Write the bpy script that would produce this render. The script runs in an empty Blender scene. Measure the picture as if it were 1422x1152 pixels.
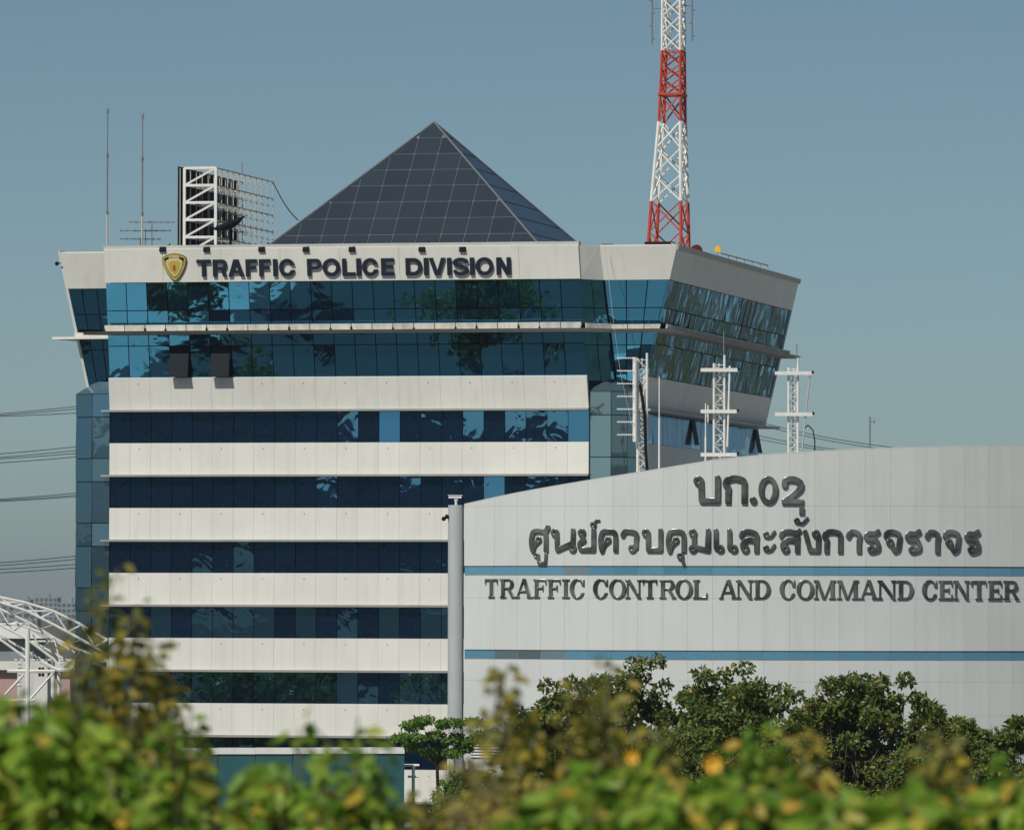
import bpy, math, random
import numpy as np
from mathutils import Vector, Matrix
R = math.radians
SC = bpy.context.scene
COL = SC.collection
random.seed(7)
RNG = np.random.default_rng(7)

# ------------------------------------------------------------------ camera
F = 9000.0; CX, CY = 711.0, 576.0; HOR = 835.0; EYE = 13.0; ROLL = 0.0022
pitch = math.atan((HOR - CY) / F)
fwd = Vector((0, math.cos(pitch), math.sin(pitch)))
up0 = Vector((0, -math.sin(pitch), math.cos(pitch)))
rt0 = Vector((1, 0, 0))
rt = rt0 * math.cos(ROLL) + up0 * math.sin(ROLL)
up = up0 * math.cos(ROLL) - rt0 * math.sin(ROLL)
CAMP = Vector((0, 0, EYE))
cam = bpy.data.cameras.new('camera'); camo = bpy.data.objects.new('camera', cam); COL.objects.link(camo)
camo.matrix_world = Matrix(((rt.x, up.x, -fwd.x, 0), (rt.y, up.y, -fwd.y, 0), (rt.z, up.z, -fwd.z, EYE), (0, 0, 0, 1)))
cam.sensor_width = 36.0; cam.lens = F / 1422.0 * 36.0; cam.clip_start = 1.0; cam.clip_end = 30000.0
cam.dof.use_dof = True; cam.dof.focus_distance = 370.0; cam.dof.aperture_fstop = 2.5
SC.camera = camo
# ------------------------------------------------------------------ sky, sun, exposure
SUN_AZ = R(31)      # to the left of straight behind the camera
SUN_EL = R(47)
sdir = Vector((-math.sin(SUN_AZ) * math.cos(SUN_EL), -math.cos(SUN_AZ) * math.cos(SUN_EL), math.sin(SUN_EL)))
world = bpy.data.worlds.new('World'); SC.world = world; world.use_nodes = True
wn = world.node_tree.nodes; wl = world.node_tree.links
sky = wn.new('ShaderNodeTexSky'); sky.sky_type = 'NISHITA'; sky.sun_disc = False
sky.sun_elevation = SUN_EL; sky.sun_rotation = math.atan2(sdir.x, sdir.y)
sky.air_density = 0.5; sky.dust_density = 0.55; sky.ozone_density = 2.0
tint = wn.new('ShaderNodeMix'); tint.data_type = 'RGBA'; tint.blend_type = 'MULTIPLY'; tint.inputs[0].default_value = 1.0
tint.inputs[7].default_value = (0.88, 0.93, 0.79, 1)
wl.new(sky.outputs[0], tint.inputs[6]); wl.new(tint.outputs[2], wn['Background'].inputs[0])
wn['Background'].inputs[1].default_value = 0.067
sl = bpy.data.lights.new('sun', 'SUN'); sl.energy = 3.4; sl.angle = R(0.6); sl.color = (1.0, 0.95, 0.86)
so = bpy.data.objects.new('sun', sl); COL.objects.link(so)
so.rotation_euler = sdir.to_track_quat('Z', 'Y').to_euler(); so.location = (0, 0, 200)
SC.view_settings.view_transform = 'Standard'; SC.view_settings.look = 'None'
SC.view_settings.exposure = 0.1; SC.view_settings.gamma = 1.0; SC.view_settings.use_curve_mapping = False
SC.cycles.max_bounces = 8; SC.cycles.glossy_bounces = 4; SC.cycles.transparent_max_bounces = 8

# ------------------------------------------------------------------ pixel helpers
def ray(px, py):
    a = (px - CX) / F; b = (CY - py) / F
    return rt * a + up * b + fwd
def at(px, py, Y):
    d = ray(px, py); return CAMP + d * (Y / d.y)
TH = R(12.5)
U = Vector((math.cos(TH), -math.sin(TH), 0)); V = Vector((math.sin(TH), math.cos(TH), 0))
o_ = at(486, HOR, 375.0); TO = Vector((o_.x, o_.y, 0))
def tl(px, py, v=0.0):            # pixel -> tower frame on the plane v = const
    d = ray(px, py); t = (v - (CAMP - TO).dot(V)) / d.dot(V)
    p = CAMP + d * t - TO; return Vector((p.dot(U), v, p.z))
def ts(px, py, u):                # pixel -> tower frame on the plane u = const
    d = ray(px, py); t = (u - (CAMP - TO).dot(U)) / d.dot(U)
    p = CAMP + d * t - TO; return Vector((u, p.dot(V), p.z))
def zf(py, v=0.0): return tl(486, py, v).z

# ------------------------------------------------------------------ materials
MATS = {}
def nd(m, t, **k):
    n = m.node_tree.nodes.new(t)
    for a, b in k.items(): setattr(n, a, b)
    return n
def newmat(name):
    m = bpy.data.materials.new(name); m.use_nodes = True; MATS[name] = m
    return m, m.node_tree.nodes['Principled BSDF'], m.node_tree.links
def paint(name, col, rough=0.55, metal=0.0, var=0.06, scale=0.6, streak=0.0, bump=0.0, spec=0.5):
    m, b, l = newmat(name); b.inputs['Specular IOR Level'].default_value = spec
    b.inputs['Roughness'].default_value = rough; b.inputs['Metallic'].default_value = metal
    tc = nd(m, 'ShaderNodeNewGeometry')
    n1 = nd(m, 'ShaderNodeTexNoise'); n1.inputs['Scale'].default_value = scale; n1.inputs['Detail'].default_value = 6
    l.new(tc.outputs['Position'], n1.inputs['Vector'])
    rmp = nd(m, 'ShaderNodeMapRange'); rmp.inputs[1].default_value = 0.3; rmp.inputs[2].default_value = 0.7
    rmp.inputs[3].default_value = 1 - var; rmp.inputs[4].default_value = 1 + var
    l.new(n1.outputs['Fac'], rmp.inputs[0])
    fac = rmp.outputs[0]
    if streak:
        mp = nd(m, 'ShaderNodeMapping'); mp.inputs['Scale'].default_value = (2.6, 2.6, 0.16)
        n2 = nd(m, 'ShaderNodeTexNoise'); n2.inputs['Scale'].default_value = 1.0; n2.inputs['Detail'].default_value = 5
        l.new(tc.outputs['Position'], mp.inputs[0]); l.new(mp.outputs[0], n2.inputs['Vector'])
        r2 = nd(m, 'ShaderNodeMapRange'); r2.inputs[1].default_value = 0.5; r2.inputs[2].default_value = 0.72
        r2.inputs[3].default_value = 1.0; r2.inputs[4].default_value = 1.0 - streak
        l.new(n2.outputs['Fac'], r2.inputs[0])
        mu = nd(m, 'ShaderNodeMath', operation='MULTIPLY'); l.new(fac, mu.inputs[0]); l.new(r2.outputs[0], mu.inputs[1]); fac = mu.outputs[0]
    oi = nd(m, 'ShaderNodeObjectInfo')
    r3 = nd(m, 'ShaderNodeMapRange'); r3.inputs[3].default_value = 1 - var * 0.35; r3.inputs[4].default_value = 1 + var * 0.35
    l.new(oi.outputs['Random'], r3.inputs[0])
    m3 = nd(m, 'ShaderNodeMath', operation='MULTIPLY'); l.new(fac, m3.inputs[0]); l.new(r3.outputs[0], m3.inputs[1])
    mx = nd(m, 'ShaderNodeMix', data_type='RGBA', blend_type='MULTIPLY'); mx.inputs[0].default_value = 1
    mx.inputs[6].default_value = (*col, 1); l.new(m3.outputs[0], mx.inputs[7]); l.new(mx.outputs[2], b.inputs['Base Color'])
    if bump:
        bp = nd(m, 'ShaderNodeBump'); bp.inputs['Strength'].default_value = 1; bp.inputs['Distance'].default_value = bump
        l.new(n1.outputs['Fac'], bp.inputs['Height']); l.new(bp.outputs[0], b.inputs['Normal'])
    return m
def glass(name, body, tintc, fac, wave=0.004, scale=1.6, rough=0.015, var=(0.7, 1.3), stretch=None):
    m, b, l = newmat(name)
    out = m.node_tree.nodes['Material Output']
    geo = nd(m, 'ShaderNodeNewGeometry')
    n1 = nd(m, 'ShaderNodeTexNoise'); n1.inputs['Scale'].default_value = scale; n1.inputs['Detail'].default_value = 2.2; n1.inputs['Distortion'].default_value = 1.2
    if stretch:
        mp = nd(m, 'ShaderNodeMapping'); mp.inputs['Scale'].default_value = stretch; l.new(geo.outputs['Position'], mp.inputs[0]); l.new(mp.outputs[0], n1.inputs['Vector'])
    else: l.new(geo.outputs['Position'], n1.inputs['Vector'])
    bp = nd(m, 'ShaderNodeBump'); bp.inputs['Strength'].default_value = 1; bp.inputs['Distance'].default_value = wave
    l.new(n1.outputs['Fac'], bp.inputs['Height'])
    oi = nd(m, 'ShaderNodeObjectInfo')
    r3 = nd(m, 'ShaderNodeMapRange'); r3.inputs[3].default_value = var[0]; r3.inputs[4].default_value = var[1]
    l.new(oi.outputs['Random'], r3.inputs[0])
    mx = nd(m, 'ShaderNodeMix', data_type='RGBA', blend_type='MULTIPLY'); mx.inputs[0].default_value = 1
    mx.inputs[6].default_value = (*body, 1); l.new(r3.outputs[0], mx.inputs[7]); l.new(mx.outputs[2], b.inputs['Base Color'])
    b.inputs['Roughness'].default_value = 0.3; b.inputs['Specular IOR Level'].default_value = 0.2
    gl = nd(m, 'ShaderNodeBsdfGlossy'); gl.inputs['Color'].default_value = (*tintc, 1); gl.inputs['Roughness'].default_value = rough
    l.new(bp.outputs[0], gl.inputs['Normal'])
    ms = nd(m, 'ShaderNodeMixShader'); ms.inputs[0].default_value = fac
    l.new(b.outputs[0], ms.inputs[1]); l.new(gl.outputs[0], ms.inputs[2]); l.new(ms.outputs[0], out.inputs['Surface'])
    return m
def leafmat(name, cols, trans=0.35):
    m, b, l = newmat(name); out = m.node_tree.nodes['Material Output']
    geo = nd(m, 'ShaderNodeNewGeometry')
    cr = nd(m, 'ShaderNodeValToRGB'); el = cr.color_ramp.elements
    cr.color_ramp.interpolation = 'LINEAR'
    el[0].position = 0; el[0].color = (*cols[0][1], 1); el[1].position = cols[-1][0]; el[1].color = (*cols[-1][1], 1)
    for p, c in cols[1:-1]:
        e = el.new(p); e.color = (*c, 1)
    l.new(geo.outputs['Random Per Island'], cr.inputs[0])
    b.inputs['Roughness'].default_value = 0.45; b.inputs['Specular IOR Level'].default_value = 0.35
    l.new(cr.outputs[0], b.inputs['Base Color'])
    tr = nd(m, 'ShaderNodeBsdfTranslucent'); l.new(cr.outputs[0], tr.inputs[0])
    ms = nd(m, 'ShaderNodeMixShader'); ms.inputs[0].default_value = trans
    l.new(b.outputs[0], ms.inputs[1]); l.new(tr.outputs[0], ms.inputs[2]); l.new(ms.outputs[0], out.inputs['Surface'])
    return m
paint('cream', (0.71, 0.705, 0.655), 0.6, var=0.05, scale=0.35, streak=0.075)
paint('cream_dirty', (0.66, 0.64, 0.57), 0.7, var=0.16, scale=1.6, streak=0.25)
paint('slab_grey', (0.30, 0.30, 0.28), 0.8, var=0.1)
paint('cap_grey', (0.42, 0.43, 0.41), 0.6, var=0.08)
paint('frame_dark', (0.010, 0.016, 0.024), 0.6, spec=0.12)
paint('pale_concrete', (0.62, 0.62, 0.60), 0.85, var=0.2, scale=0.08)
paint('cladding', (0.595, 0.62, 0.61), 0.5, var=0.045, scale=0.22, streak=0.06)
paint('joint_grey', (0.28, 0.29, 0.29), 0.8)
paint('column_grey', (0.44, 0.475, 0.485), 0.6, var=0.04, streak=0.08)
paint('white_steel', (0.74, 0.74, 0.71), 0.45, var=0.07, scale=3)
paint('grey_steel', (0.22, 0.24, 0.25), 0.5, metal=0.3)
paint('black', (0.010, 0.012, 0.016), 0.85, spec=0.1)
paint('sign_navy', (0.010, 0.016, 0.035), 0.4, var=0.1)
paint('tower_red', (0.48, 0.055, 0.028), 0.5, var=0.12, scale=2)
paint('tower_white', (0.76, 0.75, 0.70), 0.5, var=0.08, scale=2)
paint('gold', (0.62, 0.46, 0.08), 0.35, metal=0.3, var=0.15, scale=6)
paint('gold_pale', (0.66, 0.60, 0.36), 0.4, var=0.2, scale=9)
paint('olive', (0.10, 0.10, 0.03), 0.5)
paint('rust', (0.33, 0.10, 0.02), 0.6)
paint('yellow', (0.75, 0.42, 0.03), 0.5)
paint('maroon', (0.16, 0.02, 0.02), 0.5)
paint('teal', (0.012, 0.085, 0.095), 0.6, var=0.15)
paint('concrete', (0.37, 0.375, 0.37), 0.85, var=0.18, scale=0.05)
paint('white_wall', (0.68, 0.68, 0.65), 0.7, var=0.08, streak=0.12)
paint('pink_wall', (0.44, 0.30, 0.28), 0.7)
paint('roof_white', (0.70, 0.70, 0.66), 0.6)
paint('far_wall', (0.24, 0.27, 0.30), 0.8, var=0.1)
paint('far_window', (0.07, 0.09, 0.11), 0.4)
paint('bark', (0.10, 0.075, 0.05), 0.9, var=0.25, scale=4)
paint('bark_green', (0.13, 0.13, 0.06), 0.8, var=0.25, scale=5)
paint('wire', (0.03, 0.033, 0.035), 0.5)
paint('louvre', (0.55, 0.56, 0.55), 0.5)
glass('ribbon_glass', (0.002, 0.009, 0.027), (0.18, 0.52, 0.85), 0.50, 0.0030, 0.7)
glass('crown_glass', (0.002, 0.011, 0.030), (0.14, 0.58, 0.92), 0.52, 0.0075, 0.42)
glass('vent_glass', (0.02, 0.07, 0.14), (0.25, 0.52, 0.80), 0.42, 0.003, 0.6)
glass('side_glass', (0.004, 0.016, 0.030), (0.17, 0.47, 0.76), 0.50, 0.06, 1.0, stretch=(0.26, 0.26, 0.10))
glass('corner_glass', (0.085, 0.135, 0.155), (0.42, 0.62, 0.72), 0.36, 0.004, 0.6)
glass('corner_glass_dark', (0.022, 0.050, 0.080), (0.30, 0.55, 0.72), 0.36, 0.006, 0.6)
glass('blue_tile', (0.10, 0.27, 0.40), (0.45, 0.62, 0.72), 0.16, 0.002, 0.6, 0.08, (0.94, 1.06))
glass('grey_tile', (0.12, 0.18, 0.21), (0.45, 0.55, 0.6), 0.16, 0.002, 0.6, 0.08)
glass('pyramid_glass', (0.030, 0.041, 0.052), (0.55, 0.63, 0.68), 0.42, 0.010, 0.2, 0.20, (0.85, 1.15))
paint('glazing_bar', (0.135, 0.15, 0.165), 0.7)
paint('asphalt', (0.05, 0.052, 0.055), 0.9, var=0.2, scale=0.1)
leafmat('leaf_mid', [(0, (0.05, 0.085, 0.018)), (0.5, (0.12, 0.17, 0.034)), (0.86, (0.20, 0.245, 0.05)), (0.945, (0.23, 0.22, 0.05)), (1.0, (0.40, 0.28, 0.05))], 0.42)
leafmat('leaf_fresh', [(0, (0.06, 0.14, 0.024)), (0.6, (0.12, 0.24, 0.038)), (1.0, (0.20, 0.32, 0.06))], 0.35)
leafmat('leaf_bright', [(0, (0.08, 0.18, 0.020)), (0.30, (0.19, 0.35, 0.035)), (0.80, (0.38, 0.50, 0.07)), (0.91, (0.52, 0.47, 0.08)), (1.0, (0.62, 0.40, 0.05))], 0.48)
leafmat('leaf_olive', [(0, (0.08, 0.10, 0.022)), (0.45, (0.19, 0.21, 0.04)), (0.8, (0.36, 0.30, 0.05)), (1.0, (0.62, 0.46, 0.06))], 0.45)
leafmat('leaf_dry', [(0, (0.13, 0.11, 0.05)), (0.5, (0.30, 0.26, 0.07)), (1.0, (0.58, 0.48, 0.09))], 0.40)
# chrome-like letters: dark polished metal
m, b, l = newmat('letter_metal'); b.inputs['Base Color'].default_value = (0.115, 0.12, 0.118, 1); b.inputs['Metallic'].default_value = 0.75; b.inputs['Roughness'].default_value = 0.28
geo = nd(m, 'ShaderNodeNewGeometry'); n1 = nd(m, 'ShaderNodeTexNoise'); n1.inputs['Scale'].default_value = 0.9; n1.inputs['Detail'].default_value = 3
l.new(geo.outputs['Position'], n1.inputs['Vector']); cr = nd(m, 'ShaderNodeValToRGB'); cr.color_ramp.elements[0].position = 0.35; cr.color_ramp.elements[1].position = 0.68
cr.color_ramp.elements[0].color = (0.075, 0.08, 0.08, 1); cr.color_ramp.elements[1].color = (0.34, 0.335, 0.31, 1)
l.new(n1.outputs['Fac'], cr.inputs[0]); l.new(cr.outputs[0], b.inputs['Base Color'])
# ground: grass, dry earth and pavement
m, b, l = newmat('ground'); b.inputs['Roughness'].default_value = 0.95
geo = nd(m, 'ShaderNodeNewGeometry'); n1 = nd(m, 'ShaderNodeTexNoise'); n1.inputs['Scale'].default_value = 0.06; n1.inputs['Detail'].default_value = 8
l.new(geo.outputs['Position'], n1.inputs['Vector']); cr = nd(m, 'ShaderNodeValToRGB'); cr.color_ramp.elements[0].position = 0.35; cr.color_ramp.elements[1].position = 0.65
cr.color_ramp.elements[0].color = (0.05, 0.065, 0.025, 1); cr.color_ramp.elements[1].color = (0.14, 0.125, 0.09, 1)
l.new(n1.outputs['Fac'], cr.inputs[0]); l.new(cr.outputs[0], b.inputs['Base Color'])

# ------------------------------------------------------------------ mesh helpers
def link(o, parent=None, mat=None):
    COL.objects.link(o)
    if parent: o.parent = parent
    if mat and not o.data.materials: o.data.materials.append(MATS[mat])
    return o
def tag(o, label=None, cat=None, group=None, kind=None):
    if label: o['label'] = label
    if cat: o['category'] = cat
    if group: o['group'] = group
    if kind: o['kind'] = kind
    return o
def empty(name, loc=(0, 0, 0), rz=0.0):
    e = bpy.data.objects.new(name, None); e.location = loc; e.rotation_euler = (0, 0, rz); e.empty_display_size = 0.5
    COL.objects.link(e); return e
class MB:
    def __init__(s): s.v = []; s.f = []
    def add(s, vs, fs):
        k = len(s.v); s.v += [tuple(p) for p in vs]; s.f += [tuple(i + k for i in f) for f in fs]; return s
    def box(s, a, b):
        x0, y0, z0 = a; x1, y1, z1 = b
        return s.add([(x0, y0, z0), (x1, y0, z0), (x1, y1, z0), (x0, y1, z0), (x0, y0, z1), (x1, y0, z1), (x1, y1, z1), (x0, y1, z1)],
                     [(0, 3, 2, 1), (4, 5, 6, 7), (0, 1, 5, 4), (1, 2, 6, 5), (2, 3, 7, 6), (3, 0, 4, 7)])
    def slab(s, p0, p1, p2, p3, th):      # front face p0..p3 (counter-clockwise from the front), thickness behind it
        p = [Vector(q) for q in (p0, p1, p2, p3)]
        n = (p[1] - p[0]).cross(p[3] - p[0])
        if n.length < 1e-9: n = (p[2] - p[1]).cross(p[0] - p[1])
        n.normalize(); q = [a - n * th for a in p]
        return s.add(p + q, [(0, 1, 2, 3), (7, 6, 5, 4), (1, 0, 4, 5), (2, 1, 5, 6), (3, 2, 6, 7), (0, 3, 7, 4)])
    def prism(s, poly, z0, z1):           # poly counter-clockwise seen from above
        n = len(poly); vs = [(x, y, z0) for x, y in poly] + [(x, y, z1) for x, y in poly]
        fs = [tuple(range(n - 1, -1, -1)), tuple(range(n, 2 * n))] + [(i, (i + 1) % n, n + (i + 1) % n, n + i) for i in range(n)]
        return s.add(vs, fs)
    def loft(s, A, B):                    # two rings of 3-D points
        n = len(A)
        return s.add(list(A) + list(B), [tuple(range(n - 1, -1, -1)), tuple(range(n, 2 * n))] + [(i, (i + 1) % n, n + (i + 1) % n, n + i) for i in range(n)])
    def tube(s, p, q, r, r2=None, n=6):
        p = Vector(p); q = Vector(q); d = (q - p)
        if d.length < 1e-6: return s
        d.normalize(); a = d.orthogonal().normalized(); b = d.cross(a); r2 = r if r2 is None else r2
        vs = [p + (a * math.cos(2 * math.pi * i / n) + b * math.sin(2 * math.pi * i / n)) * r for i in range(n)]
        vs += [q + (a * math.cos(2 * math.pi * i / n) + b * math.sin(2 * math.pi * i / n)) * r2 for i in range(n)]
        return s.add(vs, [tuple(range(n - 1, -1, -1)), tuple(range(n, 2 * n))] + [(i, (i + 1) % n, n + (i + 1) % n, n + i) for i in range(n)])
    def path(s, pts, r, n=6):
        for a, b in zip(pts[:-1], pts[1:]): s.tube(a, b, r, n=n)
        return s
    def ball(s, c, r, k=6):
        c = Vector(c); vs = [c + Vector((0, 0, -r))]; rings = k // 2 + 1; n = k + 2
        for i in range(1, rings):
            a = -math.pi / 2 + math.pi * i / rings
            vs += [c + Vector((math.cos(a) * math.cos(2 * math.pi * j / n), math.cos(a) * math.sin(2 * math.pi * j / n), math.sin(a))) * r for j in range(n)]
        vs.append(c + Vector((0, 0, r))); fs = []
        for j in range(n): fs.append((0, 1 + (j + 1) % n, 1 + j))
        for i in range(rings - 2):
            for j in range(n):
                a = 1 + i * n; fs.append((a + j, a + (j + 1) % n, a + n + (j + 1) % n, a + n + j))
        e = 1 + (rings - 2) * n
        for j in range(n): fs.append((e + j, e + (j + 1) % n, len(vs) - 1))
        return s.add(vs, fs)
    def build(s, name, mat, parent=None, smooth=False):
        me = bpy.data.meshes.new(name); me.from_pydata(s.v, [], s.f); me.update()
        if smooth: me.polygons.foreach_set('use_smooth', [True] * len(me.polygons))
        me.materials.append(MATS[mat]); o = bpy.data.objects.new(name, me)
        return link(o, parent)
def lerp(a, b, t): return Vector(a) * (1 - t) + Vector(b) * t
def quad_at(Q, s, t): return lerp(lerp(Q[0], Q[1], s), lerp(Q[3], Q[2], s), t)
def panes(parent, name, mat, Q, cols, rows, gap=0.045, th=0.03, tilt=0.004, joined=False, skip=()):
    """Q = four front corners (bottom left, bottom right, top right, top left); cols = number or list of breaks"""
    cb = [i / cols for i in range(cols + 1)] if isinstance(cols, int) else cols
    rb = [i / rows for i in range(rows + 1)] if isinstance(rows, int) else rows
    Q = [Vector(q) for q in Q]; W = max((Q[1] - Q[0]).length, .01); H = max((Q[3] - Q[0]).length, .01)
    n = (Q[1] - Q[0]).cross(Q[3] - Q[0]).normalized(); big = MB()
    for i in range(len(cb) - 1):
        for j in range(len(rb) - 1):
            if (i, j) in skip: continue
            gs = gap / 2 / W; gt = gap / 2 / H
            pp = [quad_at(Q, cb[i] + gs, rb[j] + gt), quad_at(Q, cb[i + 1] - gs, rb[j] + gt), quad_at(Q, cb[i + 1] - gs, rb[j + 1] - gt), quad_at(Q, cb[i] + gs, rb[j + 1] - gt)]
            if tilt:
                w = (pp[1] - pp[0]).length; h = (pp[3] - pp[0]).length
                a = random.gauss(0, tilt) * w; b = random.gauss(0, tilt) * h
                a = max(-.02, min(.02, a)); b = max(-.02, min(.02, b))
                pp[0] += n * (-a - b); pp[1] += n * (a - b); pp[2] += n * (a + b); pp[3] += n * (-a + b)
            if joined: big.slab(*pp, th)
            else: MB().slab(*pp, th).build(name, mat, parent)
    if joined: tag(big.build(name, mat, parent), kind='stuff')
def shift(Q, d): return [Vector(q) + Vector(d) for q in Q]
def nrm(Q): return (Vector(Q[1]) - Vector(Q[0])).cross(Vector(Q[3]) - Vector(Q[0])).normalized()
def inset(Q, d): n = nrm(Q); return [Vector(q) - n * d for q in Q]

# ================================================================== setting: ground
def terrain():
    ys = [-9000, -700, -60, 0, 40, 78, 90, 104, 130, 330, 420, 600, 1200, 3000, 9000, 20000]
    zz = [0, 0, 0, 9.8, 9.8, 9.8, 8.2, 0.6, 0, 0, 0, 0, 0, 0, 0, 0]
    xs = [-9000, -1500, -400, -150, -60, -20, 20, 60, 150, 400, 1500, 9000]
    v = [(x, y, z - 0.02) for y, z in zip(ys, zz) for x in xs]; n = len(xs)
    f = [(j * n + i, j * n + i + 1, (j + 1) * n + i + 1, (j + 1) * n + i) for j in range(len(ys) - 1) for i in range(n - 1)]
    m = MB().add(v, f); return tag(m.build('ground', 'ground'), kind='structure')
terrain()
tag(MB().box((-140, 255, -0.3), (110, 372, 0.03)).build('forecourt_pavement', 'asphalt'), kind='structure')
tag(MB().box((-110, 255, -0.2), (-64, 345, 0.036)).build('reflected_pad', 'pale_concrete'), kind='structure')  # pale patch added for bright reflections in the left crown glass
tag(MB().box((-30, 312, -0.2), (-6, 338, 0.036)).build('reflected_patch', 'concrete'), kind='structure')  # unseen patch added to brighten the right corner glass by reflection
tag(MB().box((20, 374, -0.3), (160, 620, 0.03)).build('bounce_pavement', 'concrete'), kind='structure')  # unseen ground kept pale to bounce light onto the tower side
# ================================================================== office tower
tower = tag(empty('office_tower', TO, -TH), 'tall cream and blue glass office block with flared crown and slanting top windows', 'building')
zt = {k: zf(y) for k, y in dict(par_t=345.5, par_b=391.5, sh_t=450.5, sh_b=459.5, gB_t=463.5, gB_b=523.7, lean=570.0).items()}
band_top = [zf(523.7) - 3.775 * k for k in range(7)]
BH = 1.84
Z0 = band_top[0] - BH            # the flare starts under the first band
ZT = zt['par_t']
def bay_v(z): return 0.0 if z <= Z0 else -1.6 * (z - Z0) / (ZT - Z0)
uL0, uR0 = tl(152.5, 700, 0).x, tl(818, 640, 0).x
uLt, uRt = tl(144.5, 350, -1.6).x, tl(803.5, 345, -1.6).x
def bay_u(z, right):
    k = 0 if z <= Z0 else (z - Z0) / (ZT - Z0)
    return (uR0 + (uRt - uR0) * k) if right else (uL0 + (uLt - uL0) * k)
def bayQ(z0, z1, out=0.0):
    return [Vector((bay_u(z0, 0), bay_v(z0) - out, z0)), Vector((bay_u(z0, 1), bay_v(z0) - out, z0)), Vector((bay_u(z1, 1), bay_v(z1) - out, z1)), Vector((bay_u(z1, 0), bay_v(z1) - out, z1))]
# crown corners
zc = band_top[0]
RFt = tl(940, 342, -0.6); RFb = tl(900, 522, 1.4)
FDt = tl(833, 342, -0.6); FDb = tl(855, 522, 1.4)
LFt = tl(81, 353, -0.6); LFb = tl(119, 532, 1.4)
def lin(a, b, z): k = (z - a.z) / (b.z - a.z); return Vector((a.x + (b.x - a.x) * k, a.y + (b.y - a.y) * k, z))
def RF(z): return lin(RFb, RFt, z)
def FD(z): return lin(FDb, FDt, z)
def LF(z): return lin(LFb, LFt, z)
RBt = ts(1110, 388, RFt.x); RBb = ts(1071, 557, RFb.x)
def RB(z): return lin(RBb, RBt, z)
VB = RBb.y                         # back of the block
def LX(z): return Vector((bay_u(z, 0) + 0.02, LF(z).y, z))     # left corner meets the bay
def cornerQ(z0, z1): return [FD(z0), RF(z0), RF(z1), FD(z1)]
def flankQ(z0, z1):
    a0 = Vector((bay_u(z0, 1), bay_v(z0), z0)); a1 = Vector((bay_u(z1, 1), bay_v(z1), z1))
    return [a0, FD(z0), FD(z1), a1]
def sideQ(z0, z1): return [RF(z0), RB(z0), RB(z1), RF(z1)]
def leftQ(z0, z1): return [LF(z0), LX(z0), LX(z1), LF(z1)]
NC = 23
# --- core so that no light leaks through
core = MB()
ci = 0.22
ring0 = [Vector((uL0 - 1.2, 1.9, 0)), Vector((uL0 + .1, ci, 0)), Vector((uR0 - .1, ci, 0)), Vector((uR0 + 1.9, 1.9, 0)), Vector((uR0 + 1.9, VB - .6, 0)), Vector((uL0 - 1.2, VB - .6, 0))]
core.loft(ring0, [Vector((p.x, p.y, Z0)) for p in ring0])
def crown_ring(z, d):
    return [LF(z) + Vector((d, d, 0)), LX(z) + Vector((d, d, 0)), Vector((bay_u(z, 0) + d, bay_v(z) + d, z)), Vector((bay_u(z, 1) - d * .5, bay_v(z) + d, z)),
            FD(z) + Vector((-d * .4, d, 0)), RF(z) + Vector((-d, d, 0)), RB(z) + Vector((-d, -d, 0)), Vector((LF(z).x + d, RB(z).y - d, z))]
core.loft(crown_ring(Z0 + .01, .22), crown_ring(ZT - 1.0, .22))
core.build('core_wall', 'frame_dark', tower)
# --- ribbon storeys of the front bay
for k in range(7):
    zt1 = band_top[k]; zb1 = zt1 - BH
    Q = bayQ(zb1, zt1, 0.12)
    nrmv = nrm(Q)
    MB().slab(*inset(Q, .03), .28).build('band_wall', 'joint_grey' if k > 8 else 'cream', tower)
    panes(tower, 'white_panel', 'cream', Q, NC, 1, gap=0.010, th=0.035, tilt=0.0008)
    for i in range(1, NC, 2):
        p = quad_at(Q, (i + .45) / NC, 0.82) + nrmv * .001
        MB().box((p.x - .03, p.y - .02, p.z - .03), (p.x + .03, p.y + .01, p.z + .03)).build('weep_hole', 'joint_grey', tower)
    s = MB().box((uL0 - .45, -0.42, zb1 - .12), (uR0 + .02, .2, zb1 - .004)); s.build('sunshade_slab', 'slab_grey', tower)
    # glass under the band
    zg1 = zb1 - .13; zg0 = (band_top[k + 1] if k < 6 else band_top[6] - 3.775) + .004
    if zg0 < 0.3: zg0 = .3
    Qg = bayQ(zg0, zg1, -0.06)
    panes(tower, 'window_pane', 'ribbon_glass', Qg, NC, 1, gap=0.035, th=0.03, tilt=0.0035, joined=(k > 3))
wb = MB().box((uL0 + .1, -.02, 0), (uR0, .2, .3)); wb.build('plinth', 'cream', tower)
# --- crown glass of the bay
zA0, zA1 = zt['sh_t'] - .1, zt['par_b'] + .002
QA = bayQ(zA0, zA1, -.06)
panes(tower, 'window_pane', 'crown_glass', QA, NC, [0, .37, 1], gap=.05, tilt=.0022)
zB0, zB1 = zt['gB_b'] + .004, zt['gB_t']
QB = bayQ(zB0, zB1, -.06)
opened = [(3, 0), (5, 0)]
panes(tower, 'window_pane', 'crown_glass', QB, NC, [0, .74, 1], gap=.05, tilt=.0022, skip=opened)
for (i, j) in opened:                                   # two awning windows pushed open
    tlp, trp = quad_at(QB, (i + .04) / NC, .73), quad_at(QB, (i + .96) / NC, .73)
    hgt = (QB[3] - QB[0]).length * .72; dv = Vector((0, -math.sin(R(11)), -math.cos(R(11)))) * hgt
    MB().slab(tlp + dv, trp + dv, trp, tlp, .05).build('open_window', 'frame_dark', tower)
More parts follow.
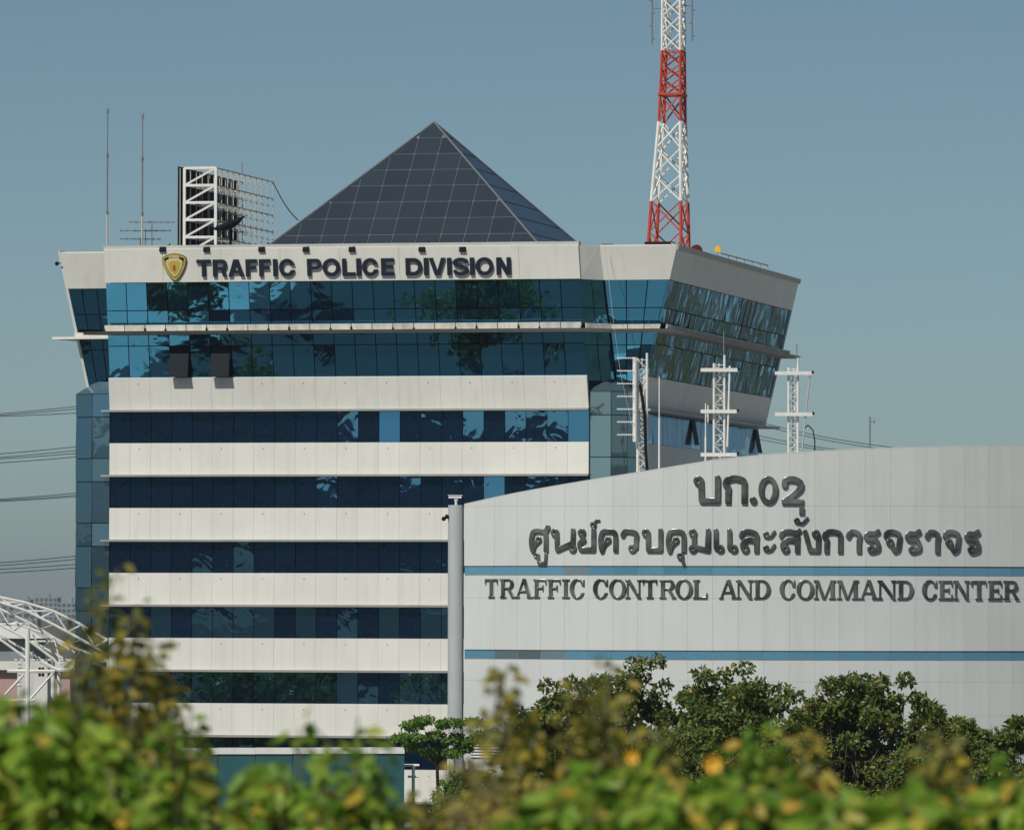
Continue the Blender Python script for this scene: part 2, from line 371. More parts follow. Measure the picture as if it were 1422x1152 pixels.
# --- parapet of the bay with its panels
QP = bayQ(zt['par_b'], ZT, 0.10)
MB().slab(*inset(QP, .03), .3).build('parapet_wall', 'cream', tower)
panes(tower, 'white_panel', 'cream', QP, 8, 1, gap=.02, th=.035, tilt=.0005)
q0 = bayQ(ZT, ZT, 0)
MB().box((bay_u(ZT, 0) - .06, -1.55, ZT + .004), (bay_u(ZT, 1) - .01, -.9, ZT + .22)).build('coping', 'cap_grey', tower)
# --- flank and right corner of the crown
for Qf, nm, cols in ((flankQ, 'flank', 2), (cornerQ, 'corner', 3)):
    Q = Qf(zt['par_b'] - .02, ZT - .02)
    MB().slab(*Q, .3).build('parapet_wall', 'cream', tower)
    panes(tower, 'window_pane', 'crown_glass', inset(Qf(zA0, zt['par_b'] - .03), .1), cols, [0, .37, 1], gap=.05, tilt=.004)
    panes(tower, 'window_pane', 'crown_glass', inset(Qf(zB0 - .3, zB1), .1), cols, [0, .74, 1], gap=.05, tilt=.004)
# --- left corner of the crown
zl = zt['par_b'] - .25
MB().slab(*leftQ(zl, ZT - .12), .3).build('parapet_wall', 'cream', tower)
panes(tower, 'window_pane', 'crown_glass', inset(leftQ(zA0 - .1, zl - .01), .1), 3, [0, .37, 1], gap=.05, tilt=.004)
panes(tower, 'window_pane', 'crown_glass', inset(leftQ(zB0 - .4, zB1 - .1), .1), 3, [0, .74, 1], gap=.05, tilt=.004)
# --- right side of the crown
zS0 = Z0 + .02
Q = sideQ(zt['par_b'] - .02, ZT - .02)
MB().slab(*Q, .3).build('side_parapet_wall', 'cream', tower)
MB().slab(*[q + Vector((.12, 0, 0)) for q in sideQ(ZT - .28, ZT + .02)], .5).build('coping', 'cap_grey', tower)
panes(tower, 'side_pane', 'side_glass', inset(sideQ(zA0, zt['par_b'] - .03), .1), 27, [0, .37, 1], gap=.06, tilt=.009, joined=True)
panes(tower, 'side_pane', 'side_glass', inset(sideQ(zt['gB_b'], zB1), .1), 27, [0, .74, 1], gap=.06, tilt=.009, joined=True)
MB().slab(*sideQ(zS0, zt['gB_b'] - .004), .3).build('side_band_wall', 'cream', tower)
# hidden left and back skins of the crown
a0, a1 = LF(Z0), LF(ZT); b0 = Vector((a0.x, VB, Z0)); b1 = Vector((a1.x, RB(ZT).y, ZT))
MB().slab(b0, a0, a1, b1, .15).build('side_band_wall', 'cream', tower)
MB().slab(RB(Z0), b0, b1, RB(ZT), .15).build('side_band_wall', 'cream', tower)
# --- light shelf around the crown
def shelf_line(z, d, dz=0):
    return [Vector((LF(z).x - d * 1.5, LF(z).y - d * .5, z)), Vector((bay_u(z, 0) - d * .2, LF(z).y - d, z))], \
           [Vector((bay_u(z, 0) - 1.3, bay_v(z) - d * .6, z)), Vector((bay_u(z, 0) - .1, bay_v(z) - d, z)), Vector((bay_u(z, 1) + d * .35, bay_v(z) - d, z)), FD(z) + Vector((d * .35, -d, 0)), RF(z) + Vector((d, -d, 0)), RB(z) + Vector((d, d * 1.6, 0))]
zs0, zs1 = zt['sh_b'] - .17, zt['sh_b'] - .004
def polyring(z, d):
    A, B = shelf_line(z, d); inner = [Vector((RB(z).x - .3, RB(z).y + d, z)), Vector((RF(z).x - .4, RF(z).y + .4, z)), Vector((FD(z).x - .2, FD(z).y + .4, z)), Vector((bay_u(z, 1) - .3, bay_v(z) + .4, z)), Vector((bay_u(z, 0) - .02, bay_v(z) + .4, z))]
    return B + inner
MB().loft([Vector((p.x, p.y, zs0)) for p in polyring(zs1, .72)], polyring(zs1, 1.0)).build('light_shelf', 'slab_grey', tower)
zq = zs0 - .05
LA = [Vector((LF(zq).x - 1.3, LF(zq).y - .5, 0)), Vector((bay_u(zq, 0) + .1, LF(zq).y - .9, 0)), Vector((bay_u(zq, 0) + .1, LF(zq).y + .3, 0)), Vector((LF(zq).x - .2, LF(zq).y + .3, 0)), Vector((LF(zq).x - .5, LF(zq).y + 3, 0))]
MB().prism([(p.x, p.y) for p in LA], zq - .14, zq).build('light_shelf', 'cream', tower)
MB().slab(*[Vector(p) for p in (LF(zq) + Vector((0, -.25, 0.004)), LX(zq) + Vector((0, -.25, .004)), LX(zq) + Vector((0, -.25, .26)), LF(zq) + Vector((-.05, -.25, .26)))], .08).build('shelf_panel', 'cream_dirty', tower)
zu0, zu1 = zs1 + .004, zt['sh_t']
def upr(Qb, cols):
    panes(tower, 'shelf_panel', 'cream_dirty', Qb, cols, 1, gap=.05, th=.1, tilt=.003)
upr(shift(bayQ(zu0, zu1), (0, -.62, 0)), NC)
upr([q + Vector((.25, -.6, 0)) for q in flankQ(zu0, zu1 - .05)], 2)
upr([q + Vector((.2, -.6, 0)) for q in cornerQ(zu0, zu1 - .1)], 3)
panes(tower, 'shelf_panel', 'cream_dirty', [q + Vector((.55, -.3, 0)) for q in sideQ(zu0, zu1 - .08)], 27, 1, gap=.06, th=.1, tilt=.002, joined=True)
for i in range(NC + 1):                                    # small brackets between the shelf panels
    p = quad_at(shift(bayQ(zu0, zu1), (0, -.66, 0)), i / NC, .0)
    if i % 3 != 1: MB().box((p.x - .05, p.y - .05, p.z), (p.x + .05, p.y + .03, p.z + .10 + .12 * random.random())).build('bracket', 'frame_dark', tower)
# --- corner glass columns of the shaft
def corner_col(pts, ztop, capz, inw, rows, gm='corner_glass'):
    for a, b in zip(pts[:-1], pts[1:]):
        a = Vector((*a, 0)); b = Vector((*b, 0))
        Q = [Vector((a.x, a.y, .3)), Vector((b.x, b.y, .3)), Vector((b.x, b.y, ztop)), Vector((a.x, a.y, ztop))]
        n = int((ztop - .3) / 1.89)
        MB().slab(*inset(Q, .05), .1).build('mullion_frame', 'frame_dark', tower)
        br = [0]; z = ztop; out = [ztop]
        for i in range(14):
            z -= (1.35, 2.42)[i % 2]
            if z < .6: break
            out.append(z)
        br = sorted([(q - .3) / (ztop - .3) for q in out] + [0])
        panes(tower, 'corner_pane', gm, Q, 1, br, gap=.05, tilt=.006)
        i0 = Vector((inw[0], inw[1], capz)); 
        ca = lerp(Vector((a.x, a.y, ztop)), Vector((inw[0], inw[1], ztop)), .45); cb = lerp(Vector((b.x, b.y, ztop)), Vector((inw[0], inw[1], ztop)), .45)
        ca.z = cb.z = capz
        MB().slab(Vector((a.x, a.y, ztop + .03)), Vector((b.x, b.y, ztop + .03)), cb, ca, .06).build('sloped_cap_pane', 'corner_glass', tower)
zcap = zf(545)
P = [(uR0 + .03, .05)]
for w_, a_ in ((1.25, 0), (1.1, 42), (1.2, 72)):
    P.append((P[-1][0] + w_ * math.cos(R(a_)), P[-1][1] + w_ * math.sin(R(a_))))
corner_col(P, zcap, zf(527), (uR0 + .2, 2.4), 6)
USIDE = P[-1][0]
PL = [(tl(105, 700, 1.0).x, 1.0), (tl(127.5, 700, .12).x, .12), (uL0 - .02, .05)]
PL = [(PL[0][0] - .05, 3.2)] + PL
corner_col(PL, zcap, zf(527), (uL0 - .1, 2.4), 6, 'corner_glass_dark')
for k in range(5):                                        # shade tips poking out past the left corner
    zb1 = band_top[k] - BH
    MB().prism([(PL[1][0] - .38, 2.6), (PL[1][0] - .02, 2.2), (PL[1][0] + .3, 4.2), (PL[1][0] - .38, 4.2)], zb1 - .14, zb1 + .02).build('sunshade_slab', 'cream', tower)
# --- right side of the shaft
vs0, vs1 = P[-1][1] + .02, VB - .8
US = USIDE
for k in range(7):
    zt1 = band_top[k]; zb1 = zt1 - BH
    if k > 0:
        MB().box((US - .2, vs0, zb1), (US + .08, vs1, zt1)).build('side_band_wall', 'cream', tower)
    d = .95 if k == 0 else .5
    uo = max(US, RF(Z0).x if k == 0 else US)
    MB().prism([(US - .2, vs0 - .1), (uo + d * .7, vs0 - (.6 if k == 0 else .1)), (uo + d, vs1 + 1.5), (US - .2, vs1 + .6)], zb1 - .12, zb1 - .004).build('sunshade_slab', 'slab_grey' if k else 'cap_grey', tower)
    zg0 = max(.3, zt1 - 3.775); zg1 = zb1 - .13
    Q = [Vector((US, vs0, zg0)), Vector((US, vs1, zg0)), Vector((US, vs1, zg1)), Vector((US, vs0, zg1))]
    panes(tower, 'side_pane', 'ribbon_glass' if k else 'vent_glass', Q, 26, 1, gap=.05, tilt=.006, joined=True)
for v_ in (vs0 + 16.5, vs1 - .9):                         # open vents on the side
    zb1 = band_top[0] - BH
    MB().slab(Vector((US + .34, v_ - .6, band_top[1] + .25)), Vector((US + .34, v_ + .6, band_top[1] + .25)), Vector((US + .06, v_ + .6, zb1 - .2)), Vector((US + .06, v_ - .6, zb1 - .2)), .06).build('open_window', 'frame_dark', tower)
Q = [Vector((US + .02, vs1, .3)), Vector((US - .8, vs1 + 1.6, .3)), Vector((US - .8, vs1 + 1.6, Z0)), Vector((US + .02, vs1, Z0))]
panes(tower, 'corner_pane', 'corner_glass', Q, 1, 10, gap=.05, tilt=.005)
# --- roof
MB().prism([(p.x, p.y) for p in crown_ring(ZT - .9, .3)], ZT - .95, ZT - .75).build('roof_slab', 'cap_grey', tower)
ZR = ZT - .75

# --- signs on the parapet: signed-distance glyphs
def sd_box(x0, y0, x1, y1):
    return lambda X, Y: np.maximum(np.abs(X - (x0 + x1) / 2) - (x1 - x0) / 2, np.abs(Y - (y0 + y1) / 2) - (y1 - y0) / 2)
def sd_seg(p, q, w):                                       # butt-ended bar
    def f(X, Y):
        dx, dy = q[0] - p[0], q[1] - p[1]; L = math.hypot(dx, dy); dx /= L; dy /= L
        a = (X - p[0]) * dx + (Y - p[1]) * dy; b = -(X - p[0]) * dy + (Y - p[1]) * dx
        return np.maximum(np.maximum(-a, a - L), np.abs(b) - w / 2)
    return f
def sd_cap(pts, w):                                        # round-jointed stroke
    def f(X, Y):
        d = np.full(X.shape, 9.0)
        for p, q in zip(pts[:-1], pts[1:]):
            vx, vy = q[0] - p[0], q[1] - p[1]; L2 = max(vx * vx + vy * vy, 1e-9)
            t = np.clip(((X - p[0]) * vx + (Y - p[1]) * vy) / L2, 0, 1)
            d = np.minimum(d, np.hypot(X - p[0] - t * vx, Y - p[1] - t * vy))
        return d - w / 2
    return f
def sd_ell(cx, cy, rx, ry):
    return lambda X, Y: (np.sqrt(((X - cx) / rx) ** 2 + ((Y - cy) / ry) ** 2) - 1) * min(rx, ry)
def sd_par(p, q, w):                                       # bar with horizontal ends
    def f(X, Y):
        k = (q[0] - p[0]) / (q[1] - p[1]); xc = p[0] + (Y - p[1]) * k
        return np.maximum(np.abs(X - xc) - w / 2, np.maximum(min(p[1], q[1]) - Y, Y - max(p[1], q[1])))
    return f
def un(*fs): return lambda X, Y: np.minimum.reduce([f(X, Y) for f in fs])
def cut(a, *bs): return lambda X, Y: np.maximum.reduce([a(X, Y)] + [-b(X, Y) for b in bs])
def both(a, b): return lambda X, Y: np.maximum(a(X, Y), b(X, Y))
def contours(f, x0, y0, x1, y1, h):
    nx = int((x1 - x0) / h) + 2; ny = int((y1 - y0) / h) + 2
    xs = x0 + np.arange(nx) * h; ys = y0 + np.arange(ny) * h
    X, Y = np.meshgrid(xs, ys, indexing='ij'); D = f(X, Y); D = np.where(np.abs(D) < 1e-6, 1e-6, D)
    D[0, :] = D[-1, :] = 1; D[:, 0] = D[:, -1] = 1
    nxt = {}; pos = {}
    def ept(k):
        if k not in pos:
            o, i, j = k
            if o == 0: t = D[i, j] / (D[i, j] - D[i + 1, j]); pos[k] = (xs[i] + t * h, ys[j])
            else: t = D[i, j] / (D[i, j] - D[i, j + 1]); pos[k] = (xs[i], ys[j] + t * h)
        return k
    S = D < 0
    idx = np.argwhere((S[:-1, :-1].astype(int) + S[1:, :-1] + S[:-1, 1:] + S[1:, 1:]) % 4 != 0)
    for i, j in idx:
        a, b, c, d = S[i, j], S[i + 1, j], S[i + 1, j + 1], S[i, j + 1]
        e = {'b': (0, i, j), 'r': (1, i + 1, j), 't': (0, i, j + 1), 'l': (1, i, j)}
        code = a + 2 * b + 4 * c + 8 * d
        segs = {1: ['bl'], 2: ['rb'], 3: ['rl'], 4: ['tr'], 5: ['bl', 'tr'], 6: ['tb'], 7: ['tl'], 8: ['lt'], 9: ['bt'], 10: ['rb', 'lt'], 11: ['rt'], 12: ['lr'], 13: ['br'], 14: ['lb']}[int(code)]
        for s in segs: nxt[ept(e[s[0]])] = ept(e[s[1]])
    loops = []
    while nxt:
        k0 = next(iter(nxt)); lp = []; k = k0
        while k in nxt: lp.append(pos[k]); k = nxt.pop(k)
        if len(lp) > 5: loops.append(lp)
    return [simplify(l, h * .12) for l in loops]
def simplify(l, tol):
    pts = np.array(l)
    if len(pts) < 8: return l
    k = int(np.argmax(np.hypot(*(pts - pts[0]).T)))
    def dp(a, b):
        if b - a < 2: return [a]
        p, q = pts[a], pts[b % len(pts)]; d = q - p; L = np.hypot(*d) + 1e-12
        w = pts[a + 1:b]; dist = np.abs((w[:, 0] - p[0]) * d[1] - (w[:, 1] - p[1]) * d[0]) / L
        m_ = int(np.argmax(dist))
        if dist[m_] < tol: return [a]
        return dp(a, a + 1 + m_) + dp(a + 1 + m_, b)
    ii = dp(0, k) + dp(k, len(pts)); return [tuple(pts[i]) for i in ii]
def glyph_mesh(f, x0, y0, x1, y1, depth, bevel, mat, h=0.02, name='letter'):
    cu = bpy.data.curves.new('glyph', 'CURVE'); cu.dimensions = '2D'; cu.fill_mode = 'BOTH'; cu.extrude = depth / 2; cu.bevel_depth = bevel; cu.bevel_resolution = 2; cu.offset = -bevel
    for lp in contours(f, x0, y0, x1, y1, h):
        s = cu.splines.new('POLY'); s.points.add(len(lp) - 1); s.use_cyclic_u = True
        for p, q in zip(s.points, lp): p.co = (q[0], q[1], 0, 1)
    o = bpy.data.objects.new('glyph', cu); COL.objects.link(o)
    dg = bpy.context.evaluated_depsgraph_get(); me = bpy.data.meshes.new_from_object(o.evaluated_get(dg)); me.name = name
    bpy.data.objects.remove(o); bpy.data.curves.remove(cu)
    me.materials.clear(); me.materials.append(MATS[mat]); return me
def sans(ch, a):                       # a = width / height, height 1
    w = .235; hb = .205
    rg = lambda x0, y0, x1, y1, ww=w, hh=.2: cut(sd_ell((x0 + x1) / 2, (y0 + y1) / 2, (x1 - x0) / 2, (y1 - y0) / 2), sd_ell((x0 + x1) / 2, (y0 + y1) / 2, (x1 - x0) / 2 - ww, (y1 - y0) / 2 - hh))
    if ch == 'T': return un(sd_box(0, 1 - hb, a, 1), sd_box(a / 2 - w / 2, 0, a / 2 + w / 2, 1))
    if ch == 'I': return sd_box(0, 0, a, 1)
    if ch == 'L': return un(sd_box(0, 0, w, 1), sd_box(0, 0, a, hb))
    if ch == 'F': return un(sd_box(0, 0, w, 1), sd_box(0, 1 - hb, a, 1), sd_box(0, .42, a * .9, .61))
    if ch == 'E': return un(sd_box(0, 0, w, 1), sd_box(0, 1 - hb, a, 1), sd_box(0, .41, a * .93, .6), sd_box(0, 0, a, hb))
    if ch == 'O': return rg(0, -.015, a, 1.015)
    if ch == 'C': return cut(rg(0, -.015, a, 1.015), sd_box(a * .6, .36, a + 1, .64))
    if ch == 'D': return un(sd_box(0, 0, w, 1), both(sd_box(0, 0, a, 1), cut(un(sd_ell(a - .52, .5, .52, .5), sd_box(0, 0, a - .5, 1)), un(sd_ell(a - .54, .5, .3, .3), sd_box(w, hb, a - .53, 1 - hb)))))
    if ch in 'PR':
        bowl = cut(un(sd_ell(a - .31, .7, .31, .3), sd_box(0, .4, a - .3, 1)), un(sd_ell(a - .31, .7, .1, .115), sd_box(w * .8, .585, a - .3, .815)))
        if ch == 'P': return un(sd_box(0, 0, w, 1), bowl)
        return un(sd_box(0, 0, w, 1), bowl, sd_par((a - .14, 0), (a - .26, .5), w))
    if ch == 'A': return un(sd_par((w * .52, 0), (a / 2 - .03, 1), w * 1.04), sd_par((a - w * .52, 0), (a / 2 + .03, 1), w * 1.04), sd_box(a * .25, .2, a * .75, .37))
    if ch == 'V': return un(sd_par((a / 2 - .03, 0), (w * .52, 1), w * 1.04), sd_par((a / 2 + .03, 0), (a - w * .52, 1), w * 1.04))
    if ch == 'N': return un(sd_box(0, 0, w, 1), sd_box(a - w, 0, a, 1), sd_par((a - w * .62, 0), (w * .62, 1), w * 1.15))
    if ch == 'S':
        pts = []
        for t in range(0, 21): an = R(20 + t * 12.5); pts.append((a / 2 + (a / 2 - .1) * math.cos(an), .72 + .18 * math.sin(an)))
        p2 = [(a / 2 + (a / 2 - .1) * math.cos(R(90 - t * 12.5)), .28 + .2 * math.sin(R(90 - t * 12.5))) for t in range(0, 21)]
        return sd_cap(pts + p2, .205)
    raise KeyError(ch)
def serif(ch, a):
    st = .2; th = .075; sl = .065        # stem, thin stroke, slab serif
    def stem(x, s0=.09, s1=.09, y0=0, y1=1, w=st): return un(sd_box(x - w / 2, y0, x + w / 2, y1), sd_box(x - w / 2 - s0, 0, x + w / 2 + s1, sl), sd_box(x - w / 2 - s0, 1 - sl, x + w / 2 + s1, 1))
    if ch == 'I': return stem(a / 2, a / 2 - st / 2, a / 2 - st / 2)
    if ch == 'T': return un(sd_box(a / 2 - st / 2, 0, a / 2 + st / 2, 1), sd_box(a / 2 - st / 2 - .1, 0, a / 2 + st / 2 + .1, sl), sd_box(0, 1 - .09, a, 1), sd_par((.0 + .03, .72), (.05, 1), .06), sd_par((a - .03, .72), (a - .05, 1), .06))
    if ch == 'L': return un(stem(.2), sd_box(.1, 0, a, sl + .015), sd_par((a - .03, .3), (a - .06, 0), .075))
    if ch in 'FE':
        r = [stem(.2), sd_box(.1, 1 - .08, a - .02, 1), sd_par((a - .03, .72), (a - .06, 1), .07), sd_box(.2, .48, a * .72, .555), sd_box(a * .68, .36, a * .68 + .065, .68)]
        if ch == 'E': r += [sd_box(.1, 0, a, .08), sd_par((a - .03, .28), (a - .06, 0), .075)]
        return un(*r)
    if ch == 'O': return cut(sd_ell(a / 2, .5, a / 2, .53), sd_ell(a / 2, .5, a / 2 - .215, .455))
    if ch == 'C': return un(cut(sd_ell(a / 2, .5, a / 2, .53), sd_ell(a / 2 + .03, .5, a / 2 - .2, .455), sd_box(a * .76, .29, a + 1, .66)), sd_box(a - .09, .64, a - .025, 1.0))
    if ch == 'D': return un(stem(.2), cut(both(un(sd_ell(a - .48, .5, .48, .5), sd_box(.2, 0, a - .46, 1)), sd_box(.1, 0, a, 1)), un(sd_ell(a - .5, .5, .28, .425), sd_box(.29, .075, a - .49, .925))))
    if ch == 'R': return un(stem(.2), cut(un(sd_ell(a - .38, .735, .3, .265), sd_box(.2, .47, a - .37, 1)), un(sd_ell(a - .4, .735, .115, .195), sd_box(.29, .54, a - .39, .93))), sd_par((a - .11, 0), (a - .42, .52), st), sd_box(a - .25, 0, a, sl))
    if ch == 'A': return un(sd_par((.12, 0), (a / 2 - .02, 1.02), .085), sd_par((a - .19, 0), (a / 2, 1.02), .22), sd_box(.22, .3, a - .28, .37), sd_box(0, 0, .27, sl), sd_box(a - .36, 0, a, sl))
    if ch == 'N': return un(sd_box(.11, 0, .185, 1), sd_box(0, 0, .3, sl), sd_box(0, 1 - sl, .22, 1), sd_par((a - .14, -.02), (.17, 1), .23), sd_box(a - .19, 0, a - .115, 1), sd_box(a - .3, 1 - sl, a, 1))
    if ch == 'M': return un(sd_box(.11, 0, .18, 1), sd_box(0, 0, .28, sl), sd_box(0, 1 - sl, .28, 1), sd_par((a / 2 - .04, 0), (.19, 1), .2), sd_par((a / 2 - .02, 0), (a - .22, 1), .08), sd_box(a - .29, 0, a - .09, 1), sd_box(a - .39, 0, a, sl), sd_box(a - .3, 1 - sl, a, 1))
    raise KeyError(ch)
def spl(pts, n=5):                        # Catmull-Rom
    if len(pts) < 3: return pts
    P_ = [pts[0]] + list(pts) + [pts[-1]]; out = []
    for i in range(1, len(P_) - 2):
        p0, p1, p2, p3 = [np.array(q) for q in P_[i - 1:i + 3]]
        for k in range(n):
            t = k / n; out.append(tuple(.5 * ((2 * p1) + (-p0 + p2) * t + (2 * p0 - 5 * p1 + 4 * p2 - p3) * t * t + (-p0 + 3 * p1 - 3 * p2 + p3) * t ** 3)))
    return out + [tuple(pts[-1])]
def thai(ch, a):
    w = .215; lr = .185; hr = .05
    def sc(pts): return [(x * a, y) for x, y in pts]
    def st(*pts): return sd_cap(sc(pts), w)                 # straight-jointed
    def cv(*pts): return sd_cap(spl(sc(pts)), w)
    def lp(x, y, r=lr): return cut(sd_ell(x * a, y, r, r), sd_ell(x * a, y, hr * r / lr, hr * r / lr))
    g = un; e = w / 2; m_ = e / a; R_ = 1 - m_; Lx = lr / a
    hole = lambda x, y: sd_ell(x * a, y, hr, hr)
    def L(x, y, *rest): return cut(g(sd_ell(x * a, y, lr, lr), *rest), hole(x, y))
    if ch == 'bo': return L(Lx, .835, st((Lx + .1, .85), (Lx + .12, e), (R_, e), (R_, .94)))
    if ch == 'ko': return g(cv((.20, .0 + e), (.20, .35), (.21, .58), (.09, .70), (.2, .88), (.52, .92), (.85, .82), (R_, .58), (R_, .3), (R_, e)), sd_box(.20 * a - e, 0, .20 * a + e, .4), sd_box(R_ * a - e, 0, R_ * a + e, .4))
    if ch in ('kho', 'so_sala'):
        r = [cv((m_ + .05, e), (m_ + .01, .3), (m_, .55), (.22, .86), (.52, .915), (.82, .84), (R_, .58), (R_, .3), (R_, e)), cv((m_ + .07, .06), (.28, .3), (.45, .45)), sd_box(R_ * a - e, 0, R_ * a + e, .4)]
        if ch == 'so_sala': r.append(st((.84, .84), (.98, 1.07)))
        return cut(g(sd_ell(.5 * a, .53, .145, .15), *r), hole(.5, .53))
    if ch == 'no': return cut(g(sd_ell(Lx * a, .835, lr, lr), st((Lx + .08, .85), (Lx + .1, e), (Lx + .14, e), (.86, .40)), st((.87, .94), (.86, .2)), sd_ell((1 - Lx) * a, .165, lr, lr)), hole(Lx, .835), hole(1 - Lx, .165))
    if ch == 'mo': return cut(g(sd_ell(Lx * a, .835, lr, lr), sd_ell(Lx * a, .165, lr, lr), st((Lx + .06, .8), (Lx + .06, .2)), st((Lx + .05, .25), (R_ - .05, e), (R_, .94)), st((R_, e), (R_, .94))), hole(Lx, .835), hole(Lx, .165))
    if ch == 'yo': return L(Lx, .835, cv((Lx - .02, .7), (Lx + .1, .55), (.32, .52)), cv((.34, .5), (.13, .4), (.12, .2), (.2, e + .01)), st((.2, e), (R_, e), (R_, .94)))
    if ch == 'wo': return cut(g(cv((m_, .74), (.25, .89), (.55, .91), (.88, .78), (R_, .5), (.86, .22)), sd_ell(.66 * a, .165, lr, lr)), hole(.64, .165))
    if ch == 'e': return L(1 - Lx, .165, st((m_, .94), (m_ + .02, .2)))
    if ch in ('lo', 'so'):
        r = [cv((m_, .72), (.22, .88), (.55, .91), (.87, .78), (R_, .5), (R_, e)), sd_box(R_ * a - e, 0, R_ * a + e, .5), cv((R_, .36), (.7, .54), (.4, .54), (.2, .38), (.2, .2)), sd_ell(.32 * a, .165, lr, lr)]
        if ch == 'so': r.append(st((.74, .82), (.96, .95)))
        return cut(g(*r), hole(.32, .165))
    if ch == 'a':
        q = []
        for yb in (.62, .04): q += [sd_ell(.3 * a, yb + .15, .145, .145), sd_cap(spl(sc([(.35, yb + .06), (.65, yb + .1), (.9, yb + .3)])), .13)]
        return cut(g(*q), sd_ell(.3 * a, .77, .045, .045), sd_ell(.3 * a, .19, .045, .045))
    if ch == 'ngo': return cut(g(st((m_, .9), (.42, .12)), st((.42, e), (.86, e), (.88, .72)), sd_ell(.74 * a, .815, lr, lr)), hole(.72, .82))
    if ch == 'aa': return g(cv((m_, .72), (.3, .89), (.6, .9), (.88, .76), (R_, .5), (R_, e)), sd_box(R_ * a - e, 0, R_ * a + e, .4))
    if ch == 'ro': return cut(g(sd_ell(.46 * a, .165, lr, lr), cv((.55, .1), (.84, .18), (R_, .4), (.7, .56), (.25, .58), (.14, .72), (.3, .84), (.6, .83), (R_, .93))), hole(.44, .165))
    if ch == 'cho': return cut(g(cv((m_, .72), (.22, .88), (.55, .91), (.87, .78), (R_, .5), (.8, .2), (.62, e)), cv((.62, e), (.5, .25), (.42, .42)), sd_ell(.36 * a, .46, lr * .95, lr * .95)), hole(.36, .46))
    if ch == '0': return cut(sd_ell(a / 2, .5, a / 2, .5), sd_ell(a / 2, .5, a / 2 - .2, .32))
    if ch == '2': return g(cv((m_ + .02, .68), (.2, .86), (.52, .9), (.84, .78), (.84, .58), (.55, .36), (.2, .14)), sd_box(.02, 0, a, .19))
    if ch == '.': return sd_ell(a / 2, .13, a / 2, a / 2)
    raise KeyError(ch)
def thai_mark(ch, a):
    w = .30
    sc = lambda pts: [(x * a, y) for x, y in pts]
    if ch == 'uu': return cut(un(sd_ell(.24 * a, .78, .22, .22), sd_cap(sc([(.36, .8), (.4, .17), (.82, .17), (.86, .85)]), w * .8)), sd_ell(.24 * a, .78, .07, .07))
    if ch == 'u': return cut(un(sd_ell(.42 * a, .70, .29, .29), sd_cap(sc([(.55, .7), (.72, .16)]), w * .95)), sd_ell(.4 * a, .74, .08, .08))
    if ch == 'thanthakhat': return cut(un(sd_ell(.36 * a, .4, .36, .36), sd_cap(spl(sc([(.5, .6), (.65, .85), (.95, .9)])), w * .75)), sd_ell(.36 * a, .4, .12, .12))
    if ch == 'mai_han': return cut(un(sd_ell(.24 * a, .48, .33, .33), sd_cap(spl(sc([(.3, .3), (.6, .25), (.93, .8)])), w)), sd_ell(.24 * a, .5, .11, .11))
    if ch == 'mai_ek': return sd_box(0, 0, a, 1)
    raise KeyError(ch)
def place(me, name, parent, origin, right, upv, sx, sy, dz=0.0):
    right = Vector(right).normalized(); upv = Vector(upv).normalized(); n = right.cross(upv).normalized(); upv = n.cross(right)
    o = bpy.data.objects.new(name, me); COL.objects.link(o); o.parent = parent
    p = Vector(origin) + n * dz
    o.matrix_local = Matrix(((right.x * sx, upv.x * sy, n.x * sx, p.x), (right.y * sx, upv.y * sy, n.y * sx, p.y), (right.z * sx, upv.z * sy, n.z * sx, p.z), (0, 0, 0, 1)))
    return o
sign = tag(empty('roof_sign_lettering', TO, -TH), 'navy block capitals reading TRAFFIC POLICE DIVISION on the cream tower parapet', 'sign')
TPD = [('T', 274, 293.5), ('R', 296.4, 316.2), ('A', 317.6, 340), ('F', 342, 357.8), ('F', 360.6, 376.8), ('I', 380, 385.8), ('C', 388.3, 410.6), ('P', 427.3, 447), ('O', 448.6, 473), ('L', 476, 493.8), ('I', 495.6, 501.8), ('C', 503.6, 526), ('E', 530, 548),
       ('D', 564, 587), ('I', 589.3, 595.5), ('V', 596.5, 619.3), ('I', 621.6, 627.4), ('S', 629.6, 651.6), ('I', 653.3, 659), ('O', 661, 685.5), ('N', 690, 710)]
pn = nrm(QP); upP = (QP[3] - QP[0]).normalized()
cache = {}
vs = -1.45
for ch, x0, x1 in TPD:
    kx = (x0 - 274) / (710 - 274); yt = 360.2 - 3.4 * kx; yb = 384.0 - 2.8 * kx
    a0 = tl(x0, yb, vs); a1 = tl(x1, yb, vs); b0 = tl(x0, yt, vs); H = b0.z - a0.z; W_ = a1.x - a0.x
    key = (ch, round(W_ / H, 1))
    me = cache.get(key)
    if not me: me = cache[key] = glyph_mesh(sans(ch, W_ / H), -.08, -.08, W_ / H + .1, 1.08, .12, .006, 'sign_navy')
    t = (a0.z - QP[0].z) / (QP[3].z - QP[0].z); yy = QP[0].y + (QP[3].y - QP[0].y) * t
    place(me, 'letter', sign, Vector((a0.x, yy, a0.z)), (1, 0, 0), upP, H, H, .066)
